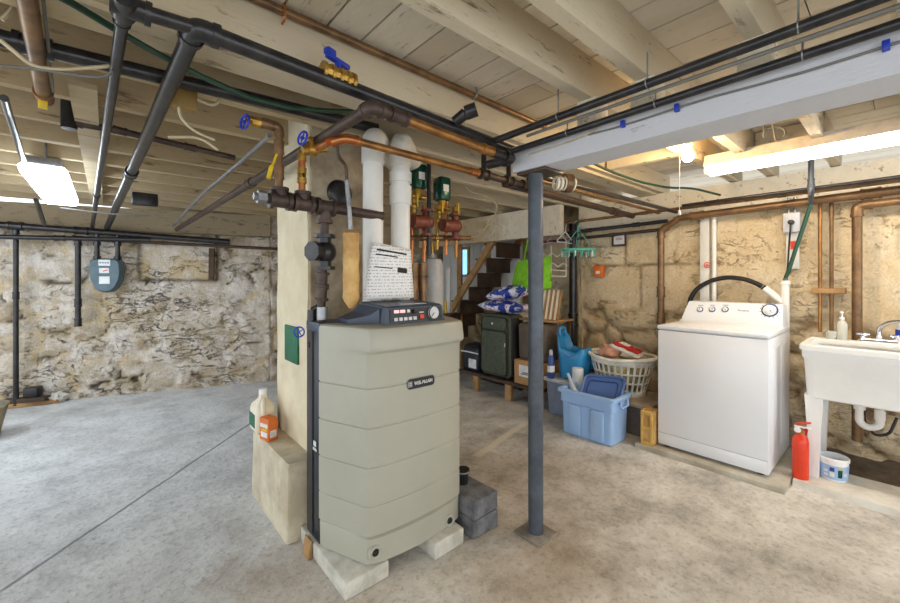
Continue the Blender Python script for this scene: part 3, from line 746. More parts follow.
# riser 1 with gate valve
topz = ony(277, 127, YH).z
r1t = V((cz[0].x, YH, topz)); hv = ony(250, 126, YH - .0)
g = run('manifold_riser', [cz[0] + V((0, 0, .05)), r1t, V((hv.x + .02, YH, topz))], .017, M['darkcopper'], 'brown riser with a blue handwheel, left of the two above the manifold', fit=[cz[0] + V((0, 0, .12)), r1t - V((0, 0, .09)), r1t + V((-.05, 0, 0))], fillet=.03)
vb = V((hv.x + .02, YH, topz)); q = MB(); q.cyl(vb - V((.03, 0, 0)), vb + V((.03, 0, 0)), .022, seg=8); q.cyl(vb, vb + V((-.045, -.02, -.018)), .012, seg=10); vo = q.build('gate_valve', M['brass'], g)
wheel(vb + V((-.045, -.02, -.018)), (-1, -.3, .1), .030, M['blueh'], vo)
q = MB(); q.cyl(r1t + V((-.02, -.03, -.13)), r1t + V((-.06, -.05, -.24)), .005, seg=8); q.cyl(r1t + V((-.045, -.045, -.19)), r1t + V((-.06, -.05, -.245)), .009, seg=8); q.build('lever_handle', M['yellow'], g)
# riser 2 copper with valve
r2t = V((cz[1].x, YH, ony(300, 152, YH).z))
g = run('copper_riser', [cz[1] + V((0, 0, .05)), r2t, r2t + V((.05, -.02, .02)), c0 + V((-.055, .04, -.02))], .016, M['brightcopper'], 'bright copper riser with brass valve and blue handwheel, right of the two above the manifold', fit=[cz[1] + V((0, 0, .12)), r2t + V((0, 0, -.1))], fillet=.03, fm=M['brass'])
vb = ony(313, 150, YH - .03); q = MB(); q.cyl(vb - V((.05, 0, .01)), vb + V((.06, -.01, .02)), .02, seg=8); q.ball(vb, .03); q.cyl(vb, vb + V((-.03, -.05, .035)), .012, seg=10); vo = q.build('gate_valve', M['brass'], g)
wheel(ony(302.5, 138, YH - .06), (-1, -.3, .15), .030, M['blueh'], vo)
# riser to boiler with check valve
rx = cz[2]; g = run('boiler_supply_riser', [rx + V((0, 0, -.06)), V((rx.x, YH + .05, 1.10))], .02, M['ironbrown'], 'dark vertical iron riser with a black flow valve dropping into the left of the boiler', fr=1.6, fit=[V((rx.x, YH, 1.32)), V((rx.x, YH, 1.25))])
zc = ony(321, 252, YH).z
q = MB(); q.ball((rx.x, YH, zc), .054, (1, 1, 1.0)); q.cyl((rx.x, YH, zc - .085), (rx.x, YH, zc - .068), .05, seg=16); q.cyl((rx.x, YH, zc + .068), (rx.x, YH, zc + .085), .05, seg=16); q.cyl((rx.x, YH, zc - .08), (rx.x, YH, zc + .08), .03, seg=16)
q.cyl((rx.x, YH, zc), (rx.x - .07, YH - .03, zc + .0), .04, seg=16); q.cyl((rx.x - .065, YH - .03, zc), (rx.x - .08, YH - .036, zc), .048, seg=8); q.cyl((rx.x, YH, zc), (rx.x - .06, YH, zc + .02), .02, seg=10)
q.build('flow_valve', M['iron'], g)
q = MB(); q.cyl((rx.x, YH + .03, 1.13), (rx.x, YH + .03, 1.19), .026, seg=14); q.build('galvanised_nipple', M['galv'], g)
# drain valve left of the riser
dv = ony(312, 318, 1.93); g = thing('drain_valve', 'small grey valve with a yellow lever and blue wheel beside the chimney', 'valve', dv + V((0, 0, -.05)))
q = MB(); q.cyl(dv + V((0, 0, -.03)), dv + V((0, 0, .04)), .022, seg=12); q.cyl(dv + V((0, 0, .04)), dv + V((.03, -.02, .06)), .014, seg=10); q.cyl(dv + V((-.02, 0, -.13)), dv + V((.03, 0, -.13)), .016, seg=10); q.cyl(dv + V((0, 0, -.03)), dv + V((.01, 0, -.13)), .014, seg=10); q.build('valve_body', M['iron'], g)
q = MB(); q.box((-.008, -.006, -.10), (.01, .006, -.02), .003, mtx=Matrix.Translation(dv + V((-.005, -.03, 0)))); q.build('lever', M['yellow'], g)
wheel(onz(299, 332, (dv.x * SN + dv.y * CS) - .06), (-.5, -.8, 0), .024, M['blueh'], g)

# flexible tube and insulated relief pipe
fx = ony(351, 230, 1.72); fb = ony(351, 308, 1.72)
g = thing('relief_pipe', 'pipe wrapped in tan insulation hanging from a thin bent metal tube behind the boiler console', 'pipe', fb)
q = MB(); q.tube([fx, fb + V((0, 0, .01))], lambda t: .034 + .006 * math.sin(t * 9) - (.016 if t > .96 else 0) * 1 - (.012 if t < .03 else 0), 14); 
q.bm.free(); q = MB(); n = 22
q.tube([fx.lerp(fb, i / n) for i in range(n + 1)], lambda t: (.038 + .0012 * math.sin(t * 23)) * min(1, .45 + t * 12) * min(1, .3 + (1 - t) * 6), 14)
q.build('insulation', M['foam'], g)
q = MB(); q.tube([ony(337, 146, 1.68), ony(338, 156, 1.69), ony(346, 166, 1.71), ony(347, 182, 1.72)], .008, 8, .02); q.build('bent_tube', M['ironbrown'], g)
q = MB(); q.cyl(ony(347, 180, 1.72), fx + V((0, 0, -.02)), .011, seg=12); q.build('straight_tube', M['galv'], g)

# white vent pipes
def vent(x, bz, tz, yc, label, couplings):
    g = thing('vent_pipe', label, 'pipe', (x, yc, bz), 'white plastic vent pipes')
    q = MB(); q.tube([(x, yc, bz), (x, yc, tz), (x + .55, yc + .55, tz + .01)], .054, 20, .10); q.build('pipe_length', M['pvc'], g)
    q = MB(); q.tube([(x, yc, tz - .15), (x, yc, tz), (x + .12, yc + .12, tz + .002)], .061, 20, .10); q.build('elbow', M['pvc'], g)
    for a, b3 in couplings:
        q = MB(); q.lathe((x, yc, a), [(.054, 0), (.062, .002), (.062, b3 - a - .002), (.054, b3 - a)], 24); q.build('coupling', M['pvc'], g)
xa = ony(373, 240, 1.86).x; xb = ony(400.5, 240, 1.86).x
vent(xa, 1.12, ony(373, 136, 1.86).z, 1.86, 'smooth white plastic vent pipe, left of the pair above the boiler', [])
vent(xb, 1.12, ony(401, 139, 1.86).z - .01, 1.86, 'white plastic vent pipe with couplings, right of the pair above the boiler', [(ony(400, 205, 1.86).z, ony(400, 186, 1.86).z), (ony(400, 183, 1.86).z, ony(400, 172, 1.86).z)])
# printed sheet
pq = MB(); secs = []
tl, tr, bl, br = ony(372, 242, 1.785), ony(411, 250, 1.785), ony(362, 299, 1.765), ony(413, 298, 1.765)
rows = [[(tl.lerp(tr, i / 10)).lerp(bl.lerp(br, i / 10), k / 10) + V((0, -.012 * math.sin(i / 10 * PI) - .01 * (k / 10) ** 2, 0)) for i in range(11)] for k in range(11)]
vr = [[pq.bm.verts.new(p) for p in r] for r in rows]
for k in range(10):
    for i in range(10): pq.bm.faces.new((vr[k][i], vr[k][i + 1], vr[k + 1][i + 1], vr[k + 1][i]))
ps = tag(pq.build('printed_sheet', M['printed'], mods=lambda o: o.modifiers.new('thick', 'SOLIDIFY').__setattr__('thickness', .001)), 'white printed instruction sheet leaning on the vent pipes above the boiler console', 'paper')

def onsheet(u, v): return (tl.lerp(tr, u)).lerp(bl.lerp(br, u), v) + V((0, -.012 * math.sin(u * PI) - .01 * v ** 2 - .002, 0))
for u0, u1, v0, v1, nm in ((.12, .86, .10, .135, 'sheet_heading'), (.12, .62, .19, .215, 'sheet_heading'), (.62, .86, .40, .50, 'sheet_emblem'), (.12, .5, .42, .44, 'sheet_heading')):
    q = MB(); a = [[q.bm.verts.new(onsheet(u0 + (u1 - u0) * i / 6, v)) for i in range(7)] for v in (v0, v1)]
    for i in range(6): q.bm.faces.new((a[0][i], a[0][i + 1], a[1][i + 1], a[1][i]))
    q.build(nm, M['suitdark'], ps)
# ------------------------------------------------------------ circulators and zone piping right of the vents
def vpipe(px, y0, y1, Yw, r, m, label, name='vertical_pipe', fits=()):
    a, b3 = ony(px, y0, Yw), ony(px, y1, Yw); b3.x = a.x
    return run(name, [b3, a], r, m, label, fit=[V((a.x, a.y, b3.z + (a.z - b3.z) * f)) for f in fits])
vpipe(429, 140, 256, 2.1, .015, M['iron'], 'straight black vertical pipe between the two green zone valves', fits=(.05, .93))
for px, py, lab in ((418, 178, 'green enamel zone valve nearest the white vent pipe'), (442, 190, 'green enamel zone valve right of the black vertical pipe')):
    cpt = ony(px, py, 2.18); g = thing('zone_valve', lab, 'valve', cpt - V((0, 0, .14)), 'green zone valves')
    q = MB(); q.box(cpt - V((.05, .05, .08)), cpt + V((.05, .05, .09)), .02); q.build('actuator', M['teal'], g)
    q = MB(); q.cyl(cpt - V((0, 0, .14)), cpt - V((0, 0, .08)), .03, seg=14); q.cyl(cpt - V((.06, 0, .13)), cpt + V((.06, 0, -.13)), .018, seg=10); q.build('valve_body', M['brass'], g)
    q = MB(); q.box(cpt + V((-.03, -.053, -.02)), cpt + V((.02, -.05, .03))); q.build('label_plate', M['label'], g)
for px, py, lab in ((421, 222, 'red-brown circulator pump left of the black vertical pipe'), (450, 226, 'red-brown circulator pump right of the black vertical pipe')):
    cpt = ony(px, py, 2.12); g = thing('circulator_pump', lab, 'pump', cpt - V((0, 0, .06)), 'circulator pumps')
    q = MB(); q.cyl(cpt - V((.07, 0, 0)), cpt + V((.03, 0, 0)), .045, seg=18); q.build('motor', M['castred'], g)
    q = MB(); q.ball(cpt + V((.05, 0, 0)), .05); q.cyl(cpt + V((.05, 0, -.09)), cpt + V((.05, 0, .09)), .025, seg=12); q.cyl(cpt + V((.05, 0, .075)), cpt + V((.05, 0, .09)), .042, seg=12); q.cyl(cpt + V((.05, 0, -.09)), cpt + V((.05, 0, -.075)), .042, seg=12); q.build('volute', M['castred'], g)
for i, (px, a, b3, m, lab) in enumerate(((412, 205, 300, 'brightcopper', 'thin copper vertical pipe closest to the white vent pipe'), (424, 205, 262, 'brightcopper', 'thin copper vertical pipe under the left green zone valve'), (437, 205, 250, 'brass', 'brass vertical pipe just right of the black vertical pipe'), (446, 200, 255, 'brightcopper', 'thin copper vertical pipe under the right green zone valve'), (456, 205, 258, 'copper', 'copper vertical pipe furthest right behind the boiler'))):
    vpipe(px, a, max(b3, 244), 2.2, .013, M[m], lab, 'zone_pipe', fits=(.25, .6, .9))
g = run('zone_header_pipe', [ony(405, 238, 2.2), ony(470, 238, 2.2)], .018, M['darkcopper'], 'dark horizontal header under the circulator pumps', fit=[ony(k, 238, 2.2) for k in (412, 424, 437, 446, 456)])
ct = ony(432, 300, 2.28); 
g = thing('expansion_tank', 'pale grey cylindrical tank standing behind the boiler under the pumps', 'tank', (ct.x, ct.y, 1.0))
q = MB(); q.lathe((ct.x, ct.y, .98), [(.0, 0), (.07, .01), (.085, .05), (.085, .44), (.07, .485), (.02, .50), (.02, .53), (0, .53)], 24); q.build('shell', M['greytank'], g)
q = MB(); q.cyl((ct.x, ct.y, 1.5), (ct.x, ct.y, 1.60), .014, seg=10); q.build('nipple', M['brass'], g)
q = MB(); q.box((ct.x - .07, ct.y - .05, 0), (ct.x + .07, ct.y + .07, .98)); q.build('stand', M['darkwood'], g)
# BX cable loop near there
q = MB(); q.tube([ony(px, py, 2.62) for px, py in ((440, 236), (460, 240), (480, 234), (494, 218), (498, 205), (486, 196), (470, 192), (462, 180))], .008, 8, .05); tag(q.build('cable_loop', M['cable']), 'cream cable looping below the joists right of the green zone valves', 'cable')
q = MB(); q.box(ony(484, 205, 3.45) - V((.18, .03, .03)), ony(484, 205, 3.45) + V((.20, .03, .04)), .004); tag(q.build('wiring_box', M['iron']), 'dark flat wiring box under the joists behind the steel post', 'box')

for px, lab in ((413.5, 'short fat copper stub beside the printed sheet, left of the pair'), (422.5, 'short fat copper stub beside the grey tank, right of the pair')):
    a = ony(px, 266, 2.06); g = run('copper_stub_pipe', [(a.x, a.y, .01), (a.x, a.y, a.z)], .026, M['darkcopper'], lab, fit=[(a.x, a.y, a.z - .03), (a.x, a.y, a.z - .11)])
for px, py, lab in ((414, 206, 'brass valve with a yellow lever left of the black vertical pipe'), (439, 212, 'brass valve with a yellow lever right of the black vertical pipe'), (455, 214, 'brass valve with a yellow lever furthest right behind the boiler')):
    a = ony(px, py, 2.17); g = thing('zone_ball_valve', lab, 'valve', a - V((0, 0, .05)))
    q = MB(); q.ball(a, .028); q.cyl(a - V((0, 0, .05)), a + V((0, 0, .05)), .02, seg=8); q.cyl(a, a + V((0, -.04, 0)), .009, seg=8); q.build('valve_body', M['brass'], g)
    q = MB(); q.box(a + V((-.006, -.044, -.01)), a + V((.006, -.038, .075)), .002); q.build('lever', M['yellow'], g)
# condensate bits right of boiler
x0 = ony(464, 476, 1.9); g = thing('condensate_pump', 'small black pump cup standing on the dark blocks beside the boiler', 'pump', (1.50, 1.615, .188))
q = MB(); q.lathe((1.50, 1.615, .187), [(.0, 0), (.026, 0), (.032, .07), (.036, .072), (.036, .08), (0, .08)], 18); q.build('cup', M['black'], g)
q = MB(); q.torus((1.50, 1.615, .255), .036, .004, (0, 0, 1)); q.build('rim', M['galv'], g)
run('copper_drain_line', [(1.505, 1.76, .0), (1.505, 1.76, .66)], .012, M['darkcopper'], 'brown copper drain pipe running up the right side of the boiler', fit=[(1.505, 1.76, .36)])

# ------------------------------------------------------------ pipes under the deck, beside the beam
for H, X, r, m, lab in ((.715, 1.50, .017, 'iron', 'black pipe along the top of the pale beam, upper of the pair'), (.662, 1.572, .015, 'iron', 'black pipe along the face of the pale beam, lower of the pair')):
    y1 = 1.39 if X < 1.55 else 1.385
    g = run('beam_gas_pipe', [(X, y1, CAMH + H - .012), (X, -1.8, CAMH + H + .03)], r, M[m], lab)
    for y in (1.0, .62, .2):
        q = MB(); z = CAMH + H - .01 + .042 * (y1 - y) / 3.1
        q.torus((X, y, z), r + .002, .0025, (0, 1, 0), 14, 5); q.cyl((X, y, z + r), (X, y, 2.16 if X < 1.55 else z + .05), .003, seg=6); q.build('hanger_strap', M['galv'], g)
run('grey_conduit', [(1.537, 1.2, 2.018), (1.545, -1.8, 2.05)], .007, M['greycable'], 'thin grey conduit between the two black pipes by the pale beam', cat='conduit')
# cable stapled to the beam with blue clips
q = MB(); q.tube([ony(625, 128, .9) if False else V((1.612, y, z)) for y, z in ((1.25, 1.955), (1.0, 1.96), (.9, 1.97), (.86, 2.0), (.84, 2.02))], .004, 6, .03); tag(q.build('stapled_cable', M['cable']), 'cream cable looping up the beam face near the steel post', 'cable')
g = thing('beam_cable', 'thin grey cable pinned along the beam face with blue clips', 'cable', (1.61, .6, 1.955))
q = MB(); q.tube([(1.612, .92 - i * .12, 1.965 - .004 * math.sin(i * 1.3) + .0 * i) for i in range(22)], .004, 6); q.build('cable', M['greycable'], g)
for px, py in ((623, 127), (677, 110), (886, 48)):
    s0 = onx(px, py, 1.61); q = MB(); q.box((1.60, s0.y - .008, 1.952), (1.618, s0.y + .008, 1.98), .002); q.build('cable_clip', M['blueh'], g)

# ------------------------------------------------------------ right-hand ceiling pipes
ap, bp = V((1.95, 1.50, CAMH + .61)), V((3.80, 1.48, CAMH + .60))
run('overhead_thin_pipe', [ap, bp], .013, M['darkcopper'], 'thin brown copper pipe along the joists above the mint clip hanger', fit=[ap.lerp(bp, .4), bp])
run('overhead_iron_pipe', [V((1.9, 1.66, CAMH + .60)), V((3.78, 1.70, CAMH + .59))], .026, M['ironbrown'], 'thick rusty iron pipe under the joists above the mint clip hanger', fit=[V((3.4, 1.69, 1.92))])
run('overhead_iron_run', [V((1.86, 1.36, CAMH + .58)), V((3.0, 1.36, CAMH + .59)), V((3.9, 1.36, CAMH + .6))], .017, M['iron'], 'dark iron pipe running right from the steel post towards the tan wall')
def yrun(name, X, H0, H1, y0, y1, r, m, lab, fit=()):
    return run(name, [(X, y0, CAMH + H0), (X, y1, CAMH + H1)], r, M[m], lab, fit=[(X, f, CAMH + H0 + (H1 - H0) * (f - y0) / (y1 - y0)) for f in fit])
yrun('copper_waste_pipe', 3.92, .545, .615, 1.34, -1.5, .03, 'darkcopper', 'thick copper waste pipe running along the top of the tan wall', fit=(1.2, .15))
yrun('wall_water_pipe', 3.80, .60, .63, 3.0, -1.5, .014, 'darkcopper', 'thin brown water pipe above the thick copper waste pipe', fit=(1.6, .6))
yrun('wall_heating_pipe', 3.97, .43, .46, 2.9, 1.5, .016, 'ironbrown', 'dark pipe at the top of the tan wall behind the mint clip hanger', fit=(2.0,))
yrun('wall_iron_pipe', 3.86, .49, .52, 2.9, 1.42, .018, 'iron', 'black iron pipe at the top of the tan wall, nearer than the dark heating pipe', fit=(2.2, 1.7))
yrun('wall_upper_pipe', 3.72, .62, .64, 1.25, -1.5, .012, 'iron', 'thin black pipe above the washer, highest of those along the tan wall')
# drop from waste pipe at left
xv = onx(661, 225, 3.93)
run('copper_waste_drop', [(3.93, xv.y, .25), (3.93, xv.y, CAMH + .44), (3.92, 1.33, CAMH + .55)], .029, M['darkcopper'], 'copper waste pipe dropping down the tan wall left of the washer', fit=[(3.93, xv.y, 1.2), (3.93, xv.y, .95)], fillet=.05)
xv = onx(857, 210, 3.93)
run('copper_sink_drop', [(3.93, xv.y, .2), (3.93, xv.y, CAMH + .50), (3.93, -1.2, CAMH + .545)], .027, M['darkcopper'], 'thick brown copper pipe with an elbow dropping behind the laundry sink', fillet=.06)
for px, lab, r in ((820, 'thin copper water pipe, left of the two behind the sink', .011), (831.5, 'thin copper water pipe, right of the two behind the sink', .012)):
    y = onx(px, 260, 3.99).y; g = run('sink_water_pipe', [(3.99, y, .93), (3.99, y, CAMH + .55)], r, M['copper' if px < 825 else 'darkcopper'], lab, fit=[(3.99, y, CAMH + .47)])
y0, y1 = onx(812, 291, 4.0).y, onx(846, 291, 4.0).y
q = MB(); q.box((3.965, y1, CAMH - .115), (4.06, y0, CAMH - .075), .006); tag(q.build('pipe_bracket', M['tanwood']), 'small wood batten holding the thin copper pipes to the tan wall', 'batten')
# white boards / pipes on wall left of washer back
yb = onx(705, 260, 4.0).y
q = MB(); q.box((3.985, yb - .035, .5), (4.03, yb + .035, CAMH + .54), .003); tag(q.build('white_batten', M['whiteboard']), 'white painted upright board on the tan wall behind the washer', 'board')
yb2 = onx(714, 260, 3.99).y
q = MB(); q.cyl((3.99, yb2, .6), (3.99, yb2, CAMH + .54), .018, seg=14); tag(q.build('white_pipe', M['pvc']), 'slim white upright pipe beside the white board behind the washer', 'pipe')
s0 = onx(707, 265, 3.96); g = thing('shutoff_valve', 'small red shutoff handle in front of the white upright board', 'valve', s0 - V((0, 0, .02)))
q = MB(); q.cyl(s0 + V((.06, 0, 0)), s0, .008, seg=8); q.build('stem', M['brass'], g)
wheel(s0, (-1, 0, 0), .022, M['red'], g)
# outlet box on boards
y0, y1 = onx(799, 236, 4.0).y, onx(786, 236, 4.0).y
q = MB(); q.box((4.0, y0, CAMH + .07), (4.035, y1, CAMH + .50), .003); tag(q.build('outlet_board', M['whiteboard']), 'white painted backing board for the outlet box above the washer', 'board')
g = thing('outlet_box', 'grey metal outlet box with a black plug above the right end of the washer', 'outlet', (3.96, (y0 + y1) / 2, CAMH + .34))
q = MB(); q.box((3.95, y0 - .012, CAMH + .35), (4.0, y1 + .012, CAMH + .50), .006); q.build('box', M['greylid'], g)
q = MB(); q.lathe((3.95, (y0 + y1) / 2, CAMH + .425), [(.02, 0), (.018, .03), (.008, .034), (0, .034)], 14, (-1, 0, 0)); q.build('plug', M['black'], g)
for yy in (y0 + .02, y1 - .02):
    q = MB(); q.cyl((3.985, yy, CAMH + .5), (3.985, yy, CAMH + .62), .011, seg=10); q.build('conduit', M['galv'], g)
q = MB(); q.tube([(3.93, (y0 + y1) / 2, CAMH + .42), (3.91, (y0 + y1) / 2 + .0, CAMH + .36), (3.93, (y0 + y1) / 2 + .01, CAMH + .25), (3.95, (y0 + y1) / 2 + .03, CAMH - .1)], .006, 8, .03); q.build('power_cord', M['black'], g)
s0 = onx(793, 245, 3.99); q = MB(); q.box(s0 + V((0, -.015, -.03)), s0 + V((.012, .015, .03))); q.build('warning_sticker', M['red'], g)
# ================================================================== WASHER, PADS, SINK
q = MB(); q.box((3.14, .48, -.01), (3.98, 1.40, .032), .006)
for v in q.bm.verts: v.co += noise.noise_vector(v.co * 5) * .006
q.build('trim_5', M['padcon'], kind='structure')
q = MB()
secs = []
for i in range(16):
    y = .47 - 2.2 * i / 15; e = .01 * noise.noise(V((y * 3, 0, 0)))
    secs.append([(3.31 + e, y, -.01), (3.69 + e, y, -.01), (3.69 - e, y, .04), (3.315 + e, y, .04)])
q.loft(secs); q.build('trim_6', M['curbcon'], kind='structure', sharp=30)
q = MB(); secs = []
n = 14
rows = [[q.bm.verts.new((3.68 + .42 * i / 8, .5 - 2.0 * j / 20, .012 + .05 * (i / 8) ** 2 + .03 * noise.noise(V((i * .9, j * .7, 2))))) for i in range(9)] for j in range(21)]
for j in range(20):
    for i in range(8): q.bm.faces.new((rows[j][i], rows[j][i + 1], rows[j + 1][i + 1], rows[j + 1][i]))
tag(q.build('bare_earth', M['dirt']), 'dark bare earth behind the pale curb under the laundry sink', 'earth', kind='stuff')

WX0, WX1, WY0, WY1, WZ0, WZ1 = 3.225, 3.92, .575, 1.255, .052, .968
g = thing('washing_machine', 'white top-load washing machine with a dial console by the tan wall', 'washing machine', ((WX0 + WX1) / 2, (WY0 + WY1) / 2, .032))
q = MB(); q.box((WX0, WY0, WZ0), (WX1, WY1, .930), .006); cab = q.build('cabinet', M['white'], g)
q = MB(); q.box((WX0 - .004, WY0 + .012, WZ0 + .008), (WX0 + .01, WY1 - .012, WZ0 + .085), .002); q.build('toe_panel', M['white'], cab)
q = MB(); q.box((WX0 - .002, WY0 + .004, WZ0 + .088), (WX0 + .002, WY1 - .004, WZ0 + .092)); q.build('panel_seam', M['greylid'], cab)
for yy in (.02,): pass
q = MB(); q.box((WX0 + .12, WY0 - .003, .16), (WX0 + .30, WY0 + .004, .86), .002); q.box((WX0 + .38, WY0 - .003, .16), (WX0 + .58, WY0 + .004, .86), .002); q.build('side_pressing', M['white'], cab)
q = MB(); q.box((WX0 - .006, WY0 - .004, .934), (WX1, WY1 + .004, WZ1), .01, seg=3); tp = q.build('top_panel', M['white'], g)
q = MB(); q.box((WX0 + .03, WY0 + .05, WZ1 - .004), (WX0 + .46, WY1 - .05, WZ1 + .006), .004); q.build('lid', M['white'], g)
for xx in (WX0 + .05, WX1 - .05):
    for yy in (WY0 + .05, WY1 - .05):
        q = MB(); q.cyl((xx, yy, .032), (xx, yy, .056), .02, seg=12); q.build('foot', M['black'], g)
# console: sloped face towards -X
cz0, cz1 = WZ1, 1.132
q = MB()
prof = [(3.70, cz0), (3.70, cz0 + .03), (3.755, cz1 - .012), (3.768, cz1), (3.90, cz1), (3.90, cz0)]
q.loft([[(x, WY0 + .004 + (z - cz0) * .05, z) for x, z in prof], [(x, WY1 - .005 - (z - cz0) * .25, z) for x, z in prof]])
cs = q.build('console', M['white'], g, sharp=30)
q = MB(); q.box((3.66, WY0 + .02, cz0 - .002), (3.70, WY1 - .005, cz0 + .012), .003); q.build('console_ledge', M['whiteplastic'], cs)
def cp(y, z, o=0): return V((3.70 + (z - cz0 - .03) * (.055 / (cz1 - .012 - cz0 - .03)) - o, y, z))
cn = V((-1, 0, .42)).normalized()
for px in (700, 712, 725):
    c0 = onx(px, 309.5, 3.73); c1_ = cp(c0.y, c0.z)
    q = MB(); q.torus(c1_ + cn * .002, .021, .0035, cn, 22, 6); ring = q.build('knob_scale', M['navy'], cs)
    q = MB(); q.lathe(c1_, [(.0175, 0), (.016, .016), (.013, .018), (0, .018)], 20, cn); kb = q.build('control_knob', M['whiteplastic'], cs)
    q = MB(); q.box((-.002, -.013, .018), (.002, .001, .0205), mtx=Matrix.Translation(c1_) @ rot_to(cn) @ Matrix.Rotation(px * .9, 4, 'Z')); q.build('knob_pointer', M['blueh'], kb)
    q = MB(); q.box((-.001, -.02, -.002), (.001, .02, .002), mtx=Matrix.Translation(cp(c0.y, c0.z + .034, .001))); q.build('knob_caption', M['greybin'], cs)
c0 = onx(769.5, 310.5, 3.73); c1_ = cp(c0.y, c0.z)
q = MB(); q.torus(c1_ + cn * .002, .047, .005, cn, 30, 6); q.build('dial_scale', M['navy'], cs)
q = MB()
for k in range(14):
    a = k * PI / 7; q.box((.055, -.003, 0), (.062, .003, .002), mtx=Matrix.Translation(c1_) @ rot_to(cn) @ Matrix.Rotation(a, 4, 'Z'))
q.build('dial_marks', M['greybin'], cs)
q = MB(); q.lathe(c1_, [(.042, 0), (.040, .012), (.028, .014), (.026, .03), (.022, .032), (0, .032)], 26, cn); kb = q.build('cycle_dial', M['whiteplastic'], cs)
q = MB(); q.box((-.0025, .008, .032), (.0025, .025, .034), mtx=Matrix.Translation(c1_) @ rot_to(cn) @ Matrix.Rotation(2.2, 4, 'Z')); q.build('dial_pointer', M['blueh'], kb)
c0 = onx(743, 310.5, 3.73); c1_ = cp(c0.y, c0.z, .002)
tilt = math.atan2(.055, cz1 - .012 - cz0 - .03)
text('Amana', .026, Matrix.Translation(c1_) @ Matrix.Rotation(-PI / 2, 4, 'Z') @ Matrix.Rotation(PI / 2 - tilt, 4, 'X'), 'brand_lettering', M['greybin'], cs)
# drain hose and standpipe
hp = [onx(*k) for k in ((690, 318, 3.97), (689, 300, 3.97), (697, 288, 3.97), (712, 280, 3.97), (728, 277, 3.97), (745, 279, 3.96), (758, 284, 3.95), (766, 289, 3.93))]
g = thing('drain_hose', 'black ribbed washer drain hose arching behind the washer console', 'hose', hp[0] - V((0, 0, .1)))
q = MB(); sm = []
for i in range(len(hp) - 1):
    for k in range(6): sm.append(hp[i].lerp(hp[i + 1], k / 6))
for it in range(6): sm = [sm[0]] + [(sm[i - 1] + sm[i] * 2 + sm[i + 1]) / 4 for i in range(1, len(sm) - 1)] + [sm[-1]]
sm = [hp[0] - V((0, 0, .3))] + sm
q.tube(sm, .019, 12); q.build('hose', M['rubber'], g)
q = MB(); q.torus(sm[-2], .021, .004, sm[-1] - sm[-3], 16, 6); q.build('hose_clamp', M['galv'], g)
sp = onx(785, 300, 3.93); wy = onx(785, 292, 3.93)
g = thing('standpipe', 'white plastic drain standpipe with an angled wye behind the washer console', 'pipe', (3.93, sp.y, .6))
q = MB(); q.cyl((3.93, sp.y, .6), (3.93, sp.y, onx(785, 283, 3.93).z), .028, seg=16)
q.cyl((3.93, sp.y, sp.z - .03), sm[-1], .026, seg=16); q.build('wye', M['pvc'], g)
q = MB(); q.lathe((3.93, sp.y, onx(785, 283, 3.93).z - .012), [(.028, 0), (.035, .002), (.035, .03), (.028, .032)], 18); q.build('collar', M['pvc'], g)
tz = onx(785, 283, 3.93).z
gp = [V((3.93, sp.y, tz - .03)), V((3.93, sp.y, tz + .03))] + [onx(*k) for k in ((789, 270, 3.92), (797, 245, 3.90), (805, 222, 3.88), (811, 203, 3.86))]
g = thing('green_hose', 'dark green hose slanting from the standpipe up to the black ceiling pipe', 'hose', gp[0])
q = MB(); q.tube(gp, .0135, 10, .03); q.build('hose', M['greenhose'], g)
q = MB(); q.torus(gp[1], .016, .004, (0, 0, 1), 16, 6); q.build('hose_clamp', M['galv'], g)
vt = onx(811, 157, 3.70); vb = onx(811, 190, 3.70)
g = run('black_ceiling_pipe', [(3.70, vt.y, 2.15), (3.70, vb.y, vb.z + .0), gp[-1] + V((0, 0, .0))], .016, M['greypaint'], 'short dark vertical pipe under the ceiling feeding the green hose', fit=[(3.70, vt.y, vb.z + .05)], fillet=.03)
q = MB(); q.torus((3.70, vt.y, vb.z), .03, .008, (0, 1, .3), 18, 6); q.build('pipe_clamp', M['galv'], g)

# laundry sink
SX0, SX1, SY0, SY1, SZ = 3.40, 3.88, -.20, .455, .90
cx, cy, sw, sd = (SX0 + SX1) / 2, (SY0 + SY1) / 2, SX1 - SX0, SY1 - SY0
g = thing('laundry_sink', 'white plastic laundry sink on splayed legs to the right of the washer', 'sink', (cx, cy, .04))
q = MB()
def sr(w_, d_, z, r=.05): return rrect(cx, cy, w_, d_, r, z, 6)
q.loft([sr(sw - .09, sd - .085, .555), sr(sw - .07, sd - .065, .565), sr(sw - .045, sd - .04, .80), sr(sw - .025, sd - .02, .82), sr(sw - .025, sd - .02, .862), sr(sw, sd, .865), sr(sw, sd, SZ - .004), sr(sw - .008, sd - .008, SZ),
        sr(sw - .09, sd - .09, SZ), sr(sw - .10, sd - .10, SZ - .01), sr(sw - .15, sd - .15, .57)])
q.build('basin', M['whiteplastic'], g, sharp=30)
q = MB(); q.box((SX1 - .085, SY0 + .01, SZ - .03), (SX1 - .002, SY1 - .01, SZ + .004), .004); q.build('faucet_deck', M['whiteplastic'], g)
for xx, sx in ((SX0 + .09, -1), (SX1 - .09, 1)):
    for yy, sy in ((SY1 - .07, 1), (SY0 + .07, -1)):
        q = MB(); zt = .60; d0 = .035; d1 = .02
        def leg(z, hw, dx): 
            c0 = V((xx + dx, yy, z)); return [c0 + V((-sx * 0 + a * hw, b_ * hw * 1.1, 0)) for a, b_ in ((-1, -1), (1, -1), (1, 1), (-1, 1))]
        q.loft([leg(.04, .020, sx * .01), leg(.3, .028, sx * .005), leg(.57, .042, 0)])
        q.build('leg', M['whiteplastic'], g, sharp=30)
tx, ty = 3.66, onx(868, 400, 3.62).y
